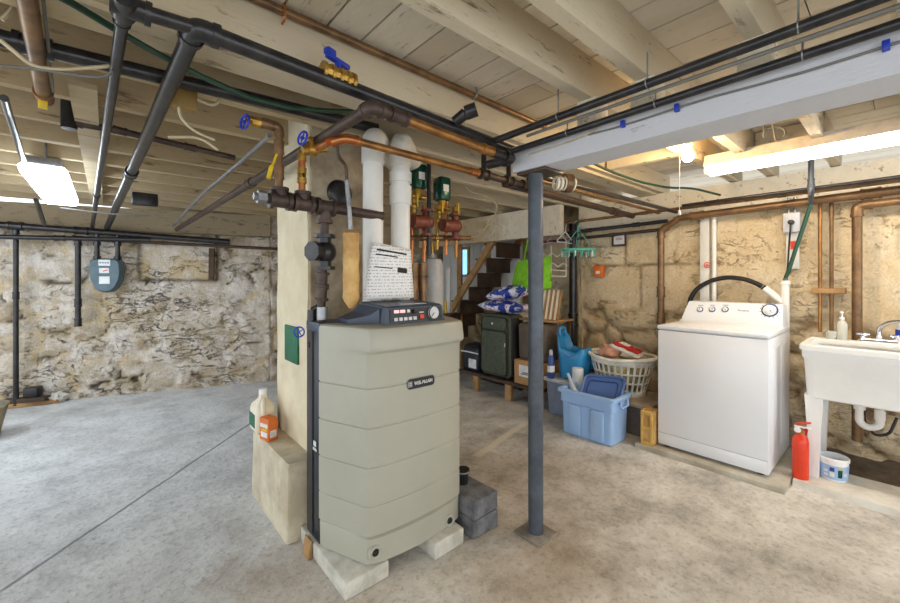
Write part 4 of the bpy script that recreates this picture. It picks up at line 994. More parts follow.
q = MB(); q.cyl((tx, ty + .04, .43), (tx, ty + .04, .545), .02, seg=14); q.tube([(tx, ty + .04, .45), (tx, ty + .04, .40), (tx, ty + .0, .375), (tx, ty - .05, .40), (tx, ty - .05, .46)], .021, 14, .03)
q.cyl((tx, ty - .05, .44), (tx, ty - .05, .50), .026, seg=14); q.tube([(tx, ty - .05, .47), (tx, ty - .05, .505), (tx + .2, ty - .05, .51)], .02, 12, .02); q.cyl((tx, ty + .04, .485), (tx, ty + .04, .52), .029, seg=8); q.build('drain_trap', M['pvc'], g)
q = MB(); q.tube([(tx + .05, ty + .02, .53), (tx + .01, ty + .02, .40), (tx - .01, ty - .03, .335), (tx, ty - .09, .36), (tx + .05, ty - .12, .46)], .008, 8, .05); tag(q.build('black_tube', M['rubber']), 'thin black tube looping under the white sink trap', 'tube')
# faucet
fy = .11; fx0 = SX1 - .045; zf = SZ + .004
g = thing('faucet', 'chrome two-handle faucet on the back rim of the laundry sink', 'faucet', (fx0, fy, zf))
q = MB(); q.loft([rrect(fx0, fy, .05, .20, .024, zf, 5), rrect(fx0, fy, .05, .20, .024, zf + .012, 5), rrect(fx0, fy, .035, .18, .016, zf + .022, 5)]); q.build('base', M['chrome'], g)
for s_ in (-1, 1):
    yy = fy + s_ * .075
    q = MB(); q.lathe((fx0, yy, zf + .015), [(.014, 0), (.013, .02), (.008, .024), (.008, .034), (0, .034)], 16)
    for k in range(4):
        a = k * PI / 2 + .4; q.cyl((fx0, yy, zf + .05), (fx0 + .032 * math.cos(a), yy + .032 * math.sin(a), zf + .05), .010, seg=8)
    q.lathe((fx0, yy, zf + .042), [(.013, 0), (.014, .012), (.009, .018), (0, .018)], 14); q.build('handle', M['chrome'], g)
q = MB(); q.tube([(fx0, fy, zf + .01), (fx0, fy, zf + .10), (fx0 - .03, fy - .05, zf + .145), (fx0 - .09, fy - .2, zf + .165), (fx0 - .095, fy - .22, zf + .13)], .013, 12, .03); q.cyl((fx0, fy, zf + .01), (fx0, fy, zf + .05), .017, seg=14); q.build('spout', M['chrome'], g)
# things on the sink rim
q0 = onx(842, 337, SX1 - .045)
def clear_mat():
    m = N('cloudy_plastic'); m.base((226, 226, 216), .2); m.b.inputs['Transmission Weight'].default_value = .35; m.b.inputs['IOR'].default_value = 1.2; return m.m
M['cloudy'] = clear_mat()
g = thing('soap_bottle', 'cloudy plastic pump soap bottle on the back rim of the sink', 'bottle', (SX1 - .045, q0.y, zf))
q = MB(); q.lathe((SX1 - .045, q0.y, zf), [(0, 0), (.026, 0), (.029, .01), (.029, .10), (.020, .125), (.012, .13), (.012, .14), (0, .14)], 20); q.build('bottle_body', M['cloudy'], g)
q = MB(); q.cyl((SX1 - .045, q0.y, zf + .14), (SX1 - .045, q0.y, zf + .155), .014, seg=14); q.cyl((SX1 - .045, q0.y, zf + .155), (SX1 - .045, q0.y, zf + .185), .005, seg=8); q.box((SX1 - .075, q0.y - .009, zf + .183), (SX1 - .03, q0.y + .009, zf + .195), .004); q.build('pump', M['whiteplastic'], g)
q1 = onx(831.5, 338, SX1 - .05)
q = MB(); q.lathe((SX1 - .05, q1.y, zf), [(0, 0), (.026, 0), (.031, .055), (.028, .055), (.024, .004), (0, .004)], 20); tag(q.build('plastic_cup', M['cloudy']), 'small cloudy plastic cup beside the soap bottle on the sink', 'cup')
g = thing('detergent_bottle', 'white bottle with a blue label on the sink rim at the right edge', 'bottle', (SX1 - .1, -.06, zf))
yb = onx(903, 330, SX1 - .045).y
g.location = (SX1 - .045, yb, zf); g['_w'] = [SX1 - .045, yb, zf]
q = MB(); q.lathe((SX1 - .045, yb, zf), [(0, 0), (.03, 0), (.032, .02), (.03, .12), (.014, .145), (.014, .17), (0, .17)], 20); q.build('bottle_body', M['whiteplastic'], g)
q = MB(); q.lathe((SX1 - .045, yb, zf + .045), [(.031, 0), (.0335, .001), (.0335, .05), (.031, .051)], 20); q.build('label', M['blueh'], g)

# fire extinguisher
e0 = V((3.385, .447, .04)); e0 = onh(800.5, 477.5, .04)
g = thing('fire_extinguisher', 'small red fire extinguisher standing between the washer and the sink leg', 'fire extinguisher', e0)
q = MB(); q.lathe(e0, [(0, 0), (.040, 0), (.042, .006), (.042, .235), (.036, .262), (.018, .278), (.016, .29), (0, .29)], 24); q.build('cylinder', M['red'], g)
q = MB(); q.cyl(e0 + V((0, 0, .285)), e0 + V((0, 0, .325)), .016, seg=12); q.build('valve_head', M['brass'], g)
q = MB(); q.box((-.012, -.055, .322), (.012, .03, .334), .003, mtx=Matrix.Translation(e0)); q.build('carry_handle', M['whiteplastic'], g)
q = MB(); q.box((-.011, -.055, 0), (.011, .025, .01), .003, mtx=Matrix.Translation(e0 + V((0, 0, .345))) @ Matrix.Rotation(-.3, 4, 'X')); q.build('squeeze_lever', M['red'], g)
q = MB(); q.torus(e0 + V((-.02, .012, .31)), .014, .004, (-1, 0, 0), 16, 6); q.cyl(e0 + V((-.014, .012, .31)), e0 + V((-.022, .012, .31)), .013, seg=14); q.build('pressure_gauge', M['whiteplastic'], g)
q = MB(); q.tube([e0 + V((-.01, -.02, .315)), e0 + V((-.03, -.035, .33)), e0 + V((-.035, -.03, .29))], .006, 8, .012); q.build('nozzle', M['redcloth'], g)
# tub
b0 = onh(833.5, 478, .04)
g = thing('plastic_tub', 'white round plastic tub with a blue printed label on the curb under the sink', 'tub', b0)
q = MB(); q.lathe(b0, [(0, 0), (.060, 0), (.063, .005), (.072, .12), (.076, .122), (.077, .140), (.073, .144), (.067, .140), (.056, .01), (0, .01)], 32); q.build('tub_body', M['whiteplastic'], g)
q = MB(); q.lathe(b0, [(.0635, .012), (.0668, .013), (.0730, .100), (.070, .101)], 32); lb = q.build('label', M['ltblue'], g)
cd = V((-.75, -.30, 0)).normalized(); base_a = math.atan2((-b0).y, (-b0).x)
for k, (a, m_, z0_, z1_) in enumerate(((-.55, 'label', .03, .045), (-.55, 'label', .055, .07), (-.1, 'label', .03, .06), (-.1, 'navy', .065, .09), (.45, 'teal', .03, .08), (.5, 'yellow', .082, .094), (.9, 'label', .04, .06))):
    aa = base_a + a; q = MB(); pts = []
    for z in (z0_, z1_):
        R = .0676 + (z - .013) * .072
        pts.append([b0 + V((R * math.cos(aa + t * .16), R * math.sin(aa + t * .16), z)) for t in (-1, -.5, 0, .5, 1)])
    r0 = [q.bm.verts.new(p) for p in pts[0]]; r1 = [q.bm.verts.new(p) for p in pts[1]]
    for i in range(4): q.bm.faces.new((r0[i], r0[i + 1], r1[i + 1], r1[i]))
    q.build('label_print', M[m_], lb)

# ================================================================== BINS AND BASKET
def bin_(name, label, cx, cy, w_, d_, z0, h, m, rz=0, taper=.05, ribs=0, cat='bin', open_=True):
    g = thing(name, label, cat, (cx, cy, z0))
    R = Matrix.Translation((cx, cy, z0)) @ Matrix.Rotation(rz, 4, 'Z')
    def S(k, z, r=.03): return [R @ p for p in rrect(0, 0, w_ + k, d_ + k, r, z, 6)]
    q = MB(); tp = 2 * taper
    secs = [S(-tp - .02, 0), S(-tp, .012), S(-tp * .35 - .012, h * .70), S(-tp * .35 + .01, h * .72), S(-.01, h - .035), S(.03, h - .03), S(.034, h - .006), S(.02, h), S(-.02, h), S(-.03, h - .01), S(-tp - .02, .015)]
    q.loft(secs); q.build('bin_body', m, g, sharp=32)
    return g, R
g, R = bin_('storage_bin', 'light blue open plastic storage bin with a dark blue lid standing inside it', 3.115, 1.725, .31, .48, 0, .385, M['ltblue'], .03, .02)
q = MB()
for y in (-.10, .10):
    q.box((-.158, y - .055, .02), (-.128, y + .055, .265), .01, mtx=R)
q.build('front_panel', M['ltblue'], g)
for s_ in (-1, 1):
    q = MB(); q.tube([R @ V((-.06, s_ * .255, .35)), R @ V((-.06, s_ * .262, .30)), R @ V((.06, s_ * .262, .30)), R @ V((.06, s_ * .255, .35))], .008, 8, .02); q.build('side_handle', M['ltblue'], g)
# leaning lid
L = R @ Matrix.Translation((.03, -.055, .385)) @ Matrix.Rotation(.80, 4, 'Y') @ Matrix.Rotation(-.1, 4, 'X')
g = thing('bin_lid', 'dark blue plastic lid leaning inside the light blue storage bin', 'lid', L.translation)
q = MB(); q.loft([[L @ V((p.z, p.x, p.y)) for p in rrect(0, 0, .34, .26, .04, z, 6)] for z in (-.008, .004)]); q.build('panel', M['midblue'], g)
q = MB(); q.tube([L @ V((-.012, p.x, p.y)) for p in rrect(0, 0, .34, .26, .04, 0, 6)], .011, 8, closed=True); q.build('rim', M['midblue'], g)
q = MB(); q.tube([L @ V((-.01, p.x, p.y)) for p in rrect(0, -.01, .25, .18, .03, 0, 6)], .005, 6, closed=True); q.build('raised_border', M['navy'], g)
# white scoop in the bin
g = thing('white_scoop', 'white plastic scoop sticking up from the left end of the light blue bin', 'scoop', R @ V((-.02, .17, .02)))
q = MB(); q.tube([R @ V(k) for k in ((.0, .13, .30), (-.02, .17, .34), (-.03, .20, .42), (-.04, .225, .49))], lambda t: .03 - .018 * t, 10, .05); q.build('handle', M['greylid'], g)
q = MB(); q.loft([[R @ (V((-.02, .15, 0)) + p) for p in rrect(0, 0, .14, .12, .04, z, 5)] for z in (.016, .30, .31)]); q.build('scoop_body', M['greylid'], g)
# grey bin behind
gb = thing('storage_bin', 'grey plastic storage bin with a pale lid behind the light blue bin', 'bin', (3.40, 2.13, 0))
q = MB(); q.loft([rrect(3.45, 2.155, .36 + k, .34 + k, .03, z, 5) for z, k in ((0, -.05), (.01, -.03), (.30, 0), (.335, .01))]); q.build('bin_body', M['greybin'], gb, sharp=35)
q = MB(); q.loft([rrect(3.45, 2.155, .40 + k, .38 + k, .035, z, 5) for z, k in ((.325, 0), (.345, .012), (.355, .0), (.362, -.03), (.358, -.08))]); q.build('lid', M['greylid'], gb, sharp=35)
# taupe bin under basket
gb = thing('storage_bin', 'smoke-brown plastic bin with a taupe lid under the laundry basket', 'bin', (3.56, 1.66, 0))
q = MB(); q.loft([rrect(3.56, 1.65, .42 + k, .56 + k, .04, z, 5) for z, k in ((0, -.05), (.01, -.03), (.255, 0))]); q.build('bin_body', M['taupebin'], gb, sharp=35)
q = MB(); q.loft([rrect(3.56, 1.65, .46 + k, .59 + k, .05, z, 5) for z, k in ((.25, 0), (.272, .012), (.283, .0), (.29, -.03), (.286, -.08))]); q.build('lid', M['taupelid'], gb, sharp=35)
# laundry basket
M['basket'] = mat('off_white_plastic', (240, 234, 220), .4)
bx, by, bz = 3.56, 1.70, .288
g = thing('laundry_basket', 'round white lattice laundry basket heaped with clothes on the taupe bin', 'basket', (bx, by, bz))
NA, holes = 60, 30
q = MB(); rows_ = [(0, .178), (.025, .185), (.05, .192), (.115, .207), (.130, .211), (.195, .228), (.210, .231), (.275, .248), (.31, .256)]
secs = []
for z, r in rows_:
    s_ = []
    for k in range(NA):
        a = 2 * PI * ((k // 2) + (.0 if k % 2 == 0 else .62)) / holes
        s_.append((bx + r * .92 * math.cos(a), by + r * 1.10 * math.sin(a), bz + z + (.02 * abs(math.sin(a)) if z > .28 else 0)))
    secs.append(s_)
q.loft(secs, True, False, skip=lambda i, k: i in (2, 4, 6) and k % 2 == 0)
q.build('lattice_body', M['basket'], g, mods=lambda o: (o.modifiers.new('thick', 'SOLIDIFY').__setattr__('thickness', .005)), sharp=60)
q = MB(); rim = [V((bx + .264 * .92 * math.cos(2 * PI * k / 40), by + .264 * 1.10 * math.sin(2 * PI * k / 40), bz + .322 + .02 * abs(math.sin(2 * PI * k / 40)))) for k in range(40)]
q.tube(rim, .016, 10, closed=True); q.build('rim', M['basket'], g)
def cloth(name, m, label, c, r, sc, wob=.5, cat='clothes', rz=0):
    q = MB(); b2 = bmesh.new(); bmesh.ops.create_icosphere(b2, subdivisions=4, radius=1)
    Rz = Matrix.Rotation(rz, 3, 'Z')
    for p in b2.verts:
        n0 = noise.fractal(p.co * 1.6 + V(c), 1, 2, 4); k = 1 + wob * n0
        p.co = V(c) + Rz @ V([p.co[i] * r * sc[i] * k for i in range(3)])
    q._merge(b2); return tag(q.build(name, m, sharp=180), label, cat)
cloth('folded_cloth', M['sagecloth'], 'sage and cream cloth heaped in the laundry basket under the red one', (bx, by, bz + .165), .165, (.95, 1.2, .95), .15, 'cloth')
cloth('pink_cloth', M['pinkcloth'], 'pinkish cloth heaped at the left of the laundry basket', (bx - .02, by + .10, bz + .35), .095, (.9, 1.0, .75), .35, 'cloth')
rc = V((3.57, 1.66, .672))
g = thing('red_garment', 'red and white folded garment on top of the laundry basket', 'clothes', rc - V((0, 0, .05)))
Mx = Matrix.Translation(rc) @ Matrix.Rotation(.12, 4, 'Z') @ Matrix.Rotation(.32, 4, 'X')
def slab(w_, d_, h, off, m, nm, wob=.012):
    q = MB(); b2 = bmesh.new(); bmesh.ops.create_grid(b2, x_segments=14, y_segments=14, size=.5)
    top = [(v, V(v.co)) for v in b2.verts]
    r = bmesh.ops.extrude_face_region(b2, geom=list(b2.faces)); ex = [e for e in r['geom'] if isinstance(e, bmesh.types.BMVert)]
    for v in ex: v.co.z = 1
    for v in b2.verts:
        x, y, z = v.co; e = min(1, 8 * (0.5 - max(abs(x), abs(y))) + .25)
        zz = (z - .5) * h * e + wob * noise.noise(V((x * 4, y * 4, off[2] * 30)))
        v.co = Mx @ V((x * w_ + off[0], y * d_ + off[1], zz + off[2]))
    q._merge(b2); return q.build(nm, m, g, sharp=180)
slab(.15, .27, .04, (0, 0, 0), M['whitecloth'], 'white_layer')
slab(.13, .23, .03, (0, .0, .03), M['redcloth'], 'red_layer')
slab(.08, .09, .014, (.0, .03, .048), M['whitecloth'], 'print_patch', .004)
# blue caddy on the grey bin
cx_, cy_, cz_ = 3.42, 2.10, .362
g = thing('laundry_caddy', 'tall blue plastic caddy with a cut-out grip standing on the grey bin', 'caddy', (cx_, cy_, cz_))
q = MB(); secs = []
def cad(z, k, top=0):
    o = []
    for p in rrect(cx_, cy_, .22 * k, .30 * k, .07 * k, 0, 7):
        u = (p.y - cy_) / (.15 * k)
        rise = .0
        if top: rise = .17 * sstep(.35, .95, u) + .05 * sstep(.4, .95, -u)
        o.append(V((p.x, p.y, cz_ + z + rise * top)))
    return o
q.loft([cad(0, .80), cad(.01, .84), cad(.14, .92), cad(.19, .96, .3), cad(.255, 1.0, 1.)], True, False)
q.build('caddy_body', M['caddy'], g, mods=lambda o: (o.modifiers.new('thick', 'SOLIDIFY').__setattr__('thickness', .006)), sharp=50)
hy = cy_ + .125
q = MB(); q.tube([(cx_ - .05, hy, cz_ + .40), (cx_ - .045, hy + .01, cz_ + .475), (cx_ + .045, hy + .01, cz_ + .475), (cx_ + .05, hy, cz_ + .40)], .014, 10, .03); q.build('grip', M['caddy'], g)
q = MB()
for k in range(7):
    y = cy_ - .07 + k * .022; q.cyl((cx_ - .112, y, cz_ + .215 + .01 * abs(k - 3)), (cx_ - .104, y, cz_ + .215 + .01 * abs(k - 3)), .006, seg=8)
q.build('drain_holes', M['navy'], g)
cloth('dark_blue_bag', M['caddy'], 'blue plastic bag tucked between the caddy and the laundry basket', (3.60, 1.98, .50), .10, (.9, .7, 1.1), .4, 'bag')
q = MB(); q.box((3.5, 1.90, .362), (3.72, 2.06, .42), .01); tag(q.build('flat_box', M['cardboard']), 'flat cardboard box hidden behind the blue caddy', 'box')
# spray can and paper roll
s0 = onh(550, 378, .36); s0 = V((3.24, 2.26, .36)); s0.x = 3.26; s0.y = 2.255
g = thing('spray_bottle', 'slim navy blue bottle with a white cap on the grey bin', 'bottle', s0)
q = MB(); q.lathe(s0, [(0, 0), (.032, 0), (.034, .01), (.034, .19), (.024, .22), (0, .22)], 18); q.build('bottle_body', M['navy'], g)
q = MB(); q.lathe(s0 + V((0, 0, .222)), [(.018, 0), (.018, .035), (.012, .05), (0, .05)], 14); q.build('cap', M['greylid'], g)
q = MB(); q.lathe(s0 + V((0, 0, .06)), [(.034, 0), (.0352, .001), (.0352, .06), (.034, .061)], 18); q.build('label', M['label'], g)
s0 = V((3.275, 1.975, .362))
g = thing('paper_roll', 'white paper towel roll standing in front of the blue caddy', 'paper roll', s0)
q = MB(); q.lathe(s0, [(.018, 0), (.048, 0), (.050, .004), (.050, .136), (.046, .14), (.018, .14)], 24); q.build('paper', M['paper'], g)
q = MB(); q.cyl(s0 + V((0, 0, .001)), s0 + V((0, 0, .138)), .017, seg=16); q.build('core', M['cardboard'], g)
# wooden crate by the washer
g = thing('wooden_crate', 'small yellow wooden slatted crate on edge beside the left of the washer', 'crate', (3.3, 1.31, .034))
q = MB(); x0, x1, y0, y1, z0, z1 = 3.155, 3.30, 1.268, 1.355, .033, .30
for z in (z0, (z0 + z1) / 2 - .014, z1 - .03):
    q.box((x0, y0, z), (x0 + .012, y1, z + .03), .002); q.box((x0, y1 - .01, z), (x1, y1, z + .03), .002)
for y in (y0, y1 - .018):
    q.box((x0 - .003, y, z0), (x0 + .014, y + .018, z1), .002)
for x in (x0 + .06, x1 - .02): q.box((x, y1 - .012, z0), (x + .02, y1 + .002, z1), .002)
q.build('slats', M['yellowwood'], g, sharp=30)
q = MB(); q.box((x0 + .013, y0 + .003, z0 + .005), (x1 - .003, y1 - .013, z1 - .006)); q.build('contents', M['foam'], g)
# ================================================================== UNDER THE STAIRS
g = thing('staircase', 'open wooden basement staircase seen from underneath at the back right', 'stairs', (4.2, 4.3, 0))
def sy(h): return 4.44 - (h - .73) * (4.44 - 3.49) / (1.83 - .73)      # stringer line
q = MB()
q.prism([(3.80, sy(0) - .02, 0), (3.80, sy(0) + .10, 0), (3.80, sy(1.86) + .10, 1.86), (3.80, sy(1.86) - .02, 1.86)], (.045, 0, 0)); q.build('stringer', M['tanwood'], g)
q = MB(); q.prism([(4.32, sy(0) - .02, 0), (4.32, sy(0) + .10, 0), (4.32, sy(1.86) + .10, 1.86), (4.32, sy(1.86) - .02, 1.86)], (.045, 0, 0)); q.build('stringer', M['tanwood'], g)
for k in range(1, 10):
    h = .2 * k; y = sy(h)
    q = MB(); q.box((3.845, y - .03, h - .025), (4.32, y + .2, h), .003); q.build('tread', M['darkwood'], g)
    q = MB(); q.box((3.845, y - .02, h - .2), (4.32, y - .004, h - .026)); q.build('riser', M['darkwood'], g)
# panelled side above the stairs, posts and small window
q = MB(); q.box((4.40, 3.55, 0.9), (4.45, 5.25, 2.1)); 
for i in range(9): q.box((4.392, 3.6 + i * .18, .9), (4.401, 3.76 + i * .18, 2.1), tone=random.random())
q.build('wall_partition', M['whiteboard'], kind='structure')
wp = onx(464, 262, 4.36)
wnd = MB(); wnd.box((4.372, wp.y - .11, wp.z - .24), (4.391, wp.y + .11, wp.z - .20)); wnd.box((4.372, wp.y - .11, wp.z + .2), (4.391, wp.y + .11, wp.z + .24)); wnd.box((4.372, wp.y - .11, wp.z - .2), (4.391, wp.y - .06, wp.z + .2)); wnd.box((4.372, wp.y + .06, wp.z - .2), (4.391, wp.y + .11, wp.z + .2))
wo = wnd.build('window_1', M['tanwood'], kind='structure')
q = MB(); q.box((4.38, wp.y - .06, wp.z - .2), (4.388, wp.y + .06, wp.z + .2)); q.build('pane', M['pane'], wo)
for px, y0, y1, X, wd, m, lab in ((459, 243, 318, 4.0, .10, 'tanwood', 'raw plywood upright board at the left of the stair opening'), (487, 238, 266, 3.95, .10, 'yellowwood', 'short yellow wood board hanging at the head of the stairs'), (448, 268, 312, 3.6, .075, 'whiteboard', 'white upright plank right behind the boiler top')):
    a, b3 = onx(px, y0, X), onx(px, y1, X); zb = 0 if y1 > 300 else b3.z
    q = MB(); q.box((X, a.y - wd / 2, zb), (X + .03, a.y + wd / 2, a.z), .003); tag(q.build('upright_board', M[m]), lab, 'board')
c0 = onx(445, 306, 3.5); q = MB(); q.box((c0.x, c0.y - .02, c0.z - .1), (c0.x + .02, c0.y + .02, c0.z + .06), .005); tag(q.build('level_tool', M['yellow']), 'yellow tool leaning on the white plank behind the boiler', 'tool')
q = MB(); q.box((c0.x - .03, c0.y - .12, 0), (c0.x + .09, c0.y + .12, c0.z - .10), .006); tag(q.build('narrow_cabinet', M['darkwood']), 'dark narrow wooden stand under the yellow tool behind the boiler', 'stand')

# low bench
g = thing('low_bench', 'low rough wooden bench carrying the suitcase at the back', 'bench', (3.50, 2.95, 0))
q = MB()
for x in (3.27, 3.387, 3.504, 3.621): q.box((x, 2.38, .175), (x + .112, 3.62, .205), .003, tone=.5)
q.build('bench_top', M['darkwood'], g)
for x in (3.28, 3.68):
    for y in (2.44, 2.78, 3.28):
        q = MB(); q.box((x, y, 0), (x + .045, y + .085, .176), .003); q.build('leg', M['tanwood'], g)
q = MB(); q.tube([(3.62, 3.6, .09), (3.62, 2.9, .09)], .06, 14); tag(q.build('dark_roll', M['blackbag']), 'dark roll lying on the floor under the low bench', 'roll')
# suitcase
sx0, sx1, sy0, sy1, sz0, sz1 = 3.29, 3.53, 2.80, 3.24, .235, .92
g = thing('suitcase', 'dark olive green upright soft suitcase standing on the low bench', 'suitcase', (3.41, 3.02, .207))
q = MB(); q.loft([[(x, p.x, p.y) for p in rrect((sy0 + sy1) / 2, (sz0 + sz1) / 2, sy1 - sy0 + k, sz1 - sz0 + k, .06, 0, 6)] for x, k in ((sx0, -.03), (sx0 + .015, 0), (sx1 - .015, 0), (sx1, -.03))]); q.build('shell', M['suit'], g, sharp=35)
q = MB(); q.loft([[(x, p.x, p.y) for p in rrect((sy0 + sy1) / 2 + .005, .50, .36 + k, .47 + k, .04, 0, 6)] for x, k in ((sx0 + .002, .0), (sx0 - .022, 0), (sx0 - .03, -.03))]); pk = q.build('front_pocket', M['suit'], g, sharp=35)
q = MB(); q.loft([[(x, p.x, p.y) for p in rrect((sy0 + sy1) / 2 + .005, .82, .36 + k, .13 + k, .04, 0, 6)] for x, k in ((sx0 + .002, .0), (sx0 - .012, 0), (sx0 - .018, -.03))]); pk2 = q.build('top_pocket', M['suit'], g, sharp=35)
q = MB(); q.tube([(sx0 - .008, p.x, p.y) for p in rrect((sy0 + sy1) / 2, .575, .40, .63, .05, 0, 6)], .008, 6, closed=True); q.tube([(sx0 - .024, 2.83, .742), (sx0 - .024, 3.2, .742)], .006, 6); q.build('piping', M['suitdark'], g)
q = MB(); q.tube([(sx0 + .03, p.x, p.y) for p in rrect((sy0 + sy1) / 2, (sz0 + sz1) / 2, sy1 - sy0 + .004, sz1 - sz0 + .004, .06, 0, 6)], .007, 6, closed=True); q.box((sx0 + .035, sy0 - .004, sz0 + .03), (sx1 - .02, sy0 + .01, sz1 - .03), .003); q.build('side_gusset', M['suitdark'], g)
q = MB(); q.ball((sx0 - .022, 3.04, .82), .012, (.5, 1, 1)); q.build('emblem', M['label'], g)
q = MB(); q.tube([(sx0 + .12, 2.94, .915), (sx0 + .12, 2.95, .935), (sx0 + .12, 3.09, .935), (sx0 + .12, 3.10, .915)], .008, 8, .01); q.build('top_handle', M['suitdark'], g)
q = MB(); q.tube([(sx0 - .028, 2.845, .62), (sx0 - .034, 2.845, .58)], .005, 6); q.build('zip_pull', M['label'], pk)
for y in (2.86, 3.18):
    for x in (sx0 + .05, sx1 - .05):
        q = MB(); q.cyl((x, y - .012, .232), (x, y + .012, .232), .026, seg=12); q.build('wheel', M['black'], g)
# strap
# bags on the suitcase
def pillow(name, m, label, c, dims, rot, cat='bag'):
    q = MB(); Mx = Matrix.Translation(c) @ rot; nU, nV = 26, 18; b2 = bmesh.new(); rings = []
    for s_ in (1, -1):
        gr_ = [[b2.verts.new(Mx @ V(((u / nU - .5) * dims[0], (v / nV - .5) * dims[1], s_ * dims[2] / 2 * (max(0, (1 - abs(2 * u / nU - 1) ** 3) * (1 - abs(2 * v / nV - 1) ** 3)) ** .5) * (1 + .3 * noise.noise(V((u * .35, v * .35, s_ + c[2] * 9))))))) for v in range(nV + 1)] for u in range(nU + 1)]
        for u in range(nU):
            for v in range(nV): b2.faces.new((gr_[u][v], gr_[u + 1][v], gr_[u + 1][v + 1], gr_[u][v + 1]))
    bmesh.ops.remove_doubles(b2, verts=b2.verts, dist=1e-5)
    q._merge(b2); return tag(q.build(name, m, sharp=70), label, cat)
pillow('printed_bag', M['bagprint'], 'blue and white printed plastic bag lying directly on top of the suitcase', (3.43, 2.99, 1.005), (.34, .58, .12), Matrix.Rotation(.03, 4, 'X'))
pillow('printed_bag', M['bagprint'], 'blue printed plastic bag slumped on top of the other printed bag', (3.45, 2.94, 1.16), (.32, .48, .14), Matrix.Rotation(-.2, 4, 'X'))
# black bag on bench left of the suitcase
g = thing('black_tote', 'black plastic bag with a white print on the bench left of the suitcase', 'bag', (3.42, 3.44, .207))
q = MB(); q.loft([[V((p.x, p.y, z)) + noise.noise_vector(V((p.x * 8, p.y * 8, z * 6))) * .018 for p in rrect(3.44, 3.44, .26 * k, .32 * k, .05, 0, 6)] for z, k in ((.208, .9), (.23, 1), (.34, 1.03), (.44, 1.02), (.50, .95), (.52, .75), (.525, .4))]); q.build('bag_body', M['blackbag'], g, sharp=60)
q = MB(); q.box((3.302, 3.33, .25), (3.312, 3.46, .36), .004); q.build('white_print', M['label'], g)
q = MB(); q.tube([(3.300, 3.29, .435), (3.295, 3.44, .44), (3.300, 3.59, .435)], .008, 6); q.build('white_band', M['label'], g)
# cardboard box right of the suitcase
g = thing('cardboard_box', 'brown cardboard box with a white label on the bench behind the steel post', 'box', (3.45, 2.52, .207))
q = MB(); q.box((3.31, 2.39, .207), (3.60, 2.755, .46), .003); q.build('carton', M['cardboard'], g)
q = MB(); q.box((3.307, 2.55, .29), (3.311, 2.69, .41)); lb = q.build('shipping_label', M['label'], g)
q = MB(); q.box((3.3055, 2.57, .33), (3.3075, 2.64, .338)); q.box((3.3055, 2.57, .315), (3.3075, 2.66, .322)); q.build('label_lines', M['black'], lb)
q = MB(); q.box((3.34, 2.38, .462), (3.60, 2.74, .85), .04, seg=4)
for v in q.bm.verts: v.co += noise.noise_vector(v.co * 5) * .015
tag(q.build('soft_case', M['taupefabric']), 'dull brown soft fabric case on top of the cardboard box', 'case')
# shelf with slatted rack
q = MB(); q.box((3.42, 2.33, .872), (3.79, 2.78, .892), .003); so = tag(q.build('wall_shelf', M['tanwood']), 'narrow wooden shelf under the slatted rack behind the steel post', 'shelf')
q = MB(); q.box((3.75, 2.36, 0), (3.785, 2.40, .872)); q.box((3.75, 2.72, 0), (3.785, 2.76, .872)); q.build('upright', M['darkwood'], so)
g = thing('slatted_rack', 'tan wooden rack of leaning slats on the narrow shelf behind the steel post', 'rack', (3.55, 2.45, .893))
for i in range(14):
    y = 2.34 + i * .028; q = MB(); q.prism([(3.50, y, .895), (3.50, y + .024, .895), (3.62, y + .054, 1.20), (3.62, y + .03, 1.20)], (.018, 0, 0)); q.build('slat', M['cream' if i % 2 else 'tanwood'], g)
q = MB(); q.box((3.522, 2.34, .91), (3.545, 2.73, .95)); q.build('rail', M['tanwood'], g)
# green tote
gx_ = 3.50
g = thing('green_tote', 'lime green fabric tote bag hanging from the joists behind the steel post', 'bag', (gx_, 2.63, 1.2))
c4 = [onx(*k) for k in ((517, 262, gx_), (551, 256, gx_), (552, 288, gx_), (511, 290, gx_))]
q = MB(); n_ = 12
def toteface(off):
    return [[c4[0].lerp(c4[1], i / n_).lerp(c4[3].lerp(c4[2], i / n_), k / n_) + V((off * (math.sin(PI * i / n_) ** .5) * (.35 + .65 * math.sin(PI * (.15 + .8 * k / n_))) + .02 * noise.noise(V((i * .45, k * .3, off * 20))), 0, -.02 * math.sin(PI * i / n_) * (k / n_))) for i in range(n_ + 1)] for k in range(n_ + 1)]
b2 = bmesh.new()
for off in (-.07, .07):
    A = [[b2.verts.new(p) for p in r] for r in toteface(off)]
    for k in range(n_):
        for i in range(n_): b2.faces.new((A[k][i], A[k][i + 1], A[k + 1][i + 1], A[k + 1][i]))
bmesh.ops.remove_doubles(b2, verts=b2.verts, dist=.004); q._merge(b2); q.build('bag_body', M['green'], g, sharp=80)
hk = onx(529, 236, gx_)
q = MB(); q.tube([c4[0].lerp(c4[1], .2), hk, c4[0].lerp(c4[1], .75)], .009, 6, .03); q.build('strap', M['green'], g)
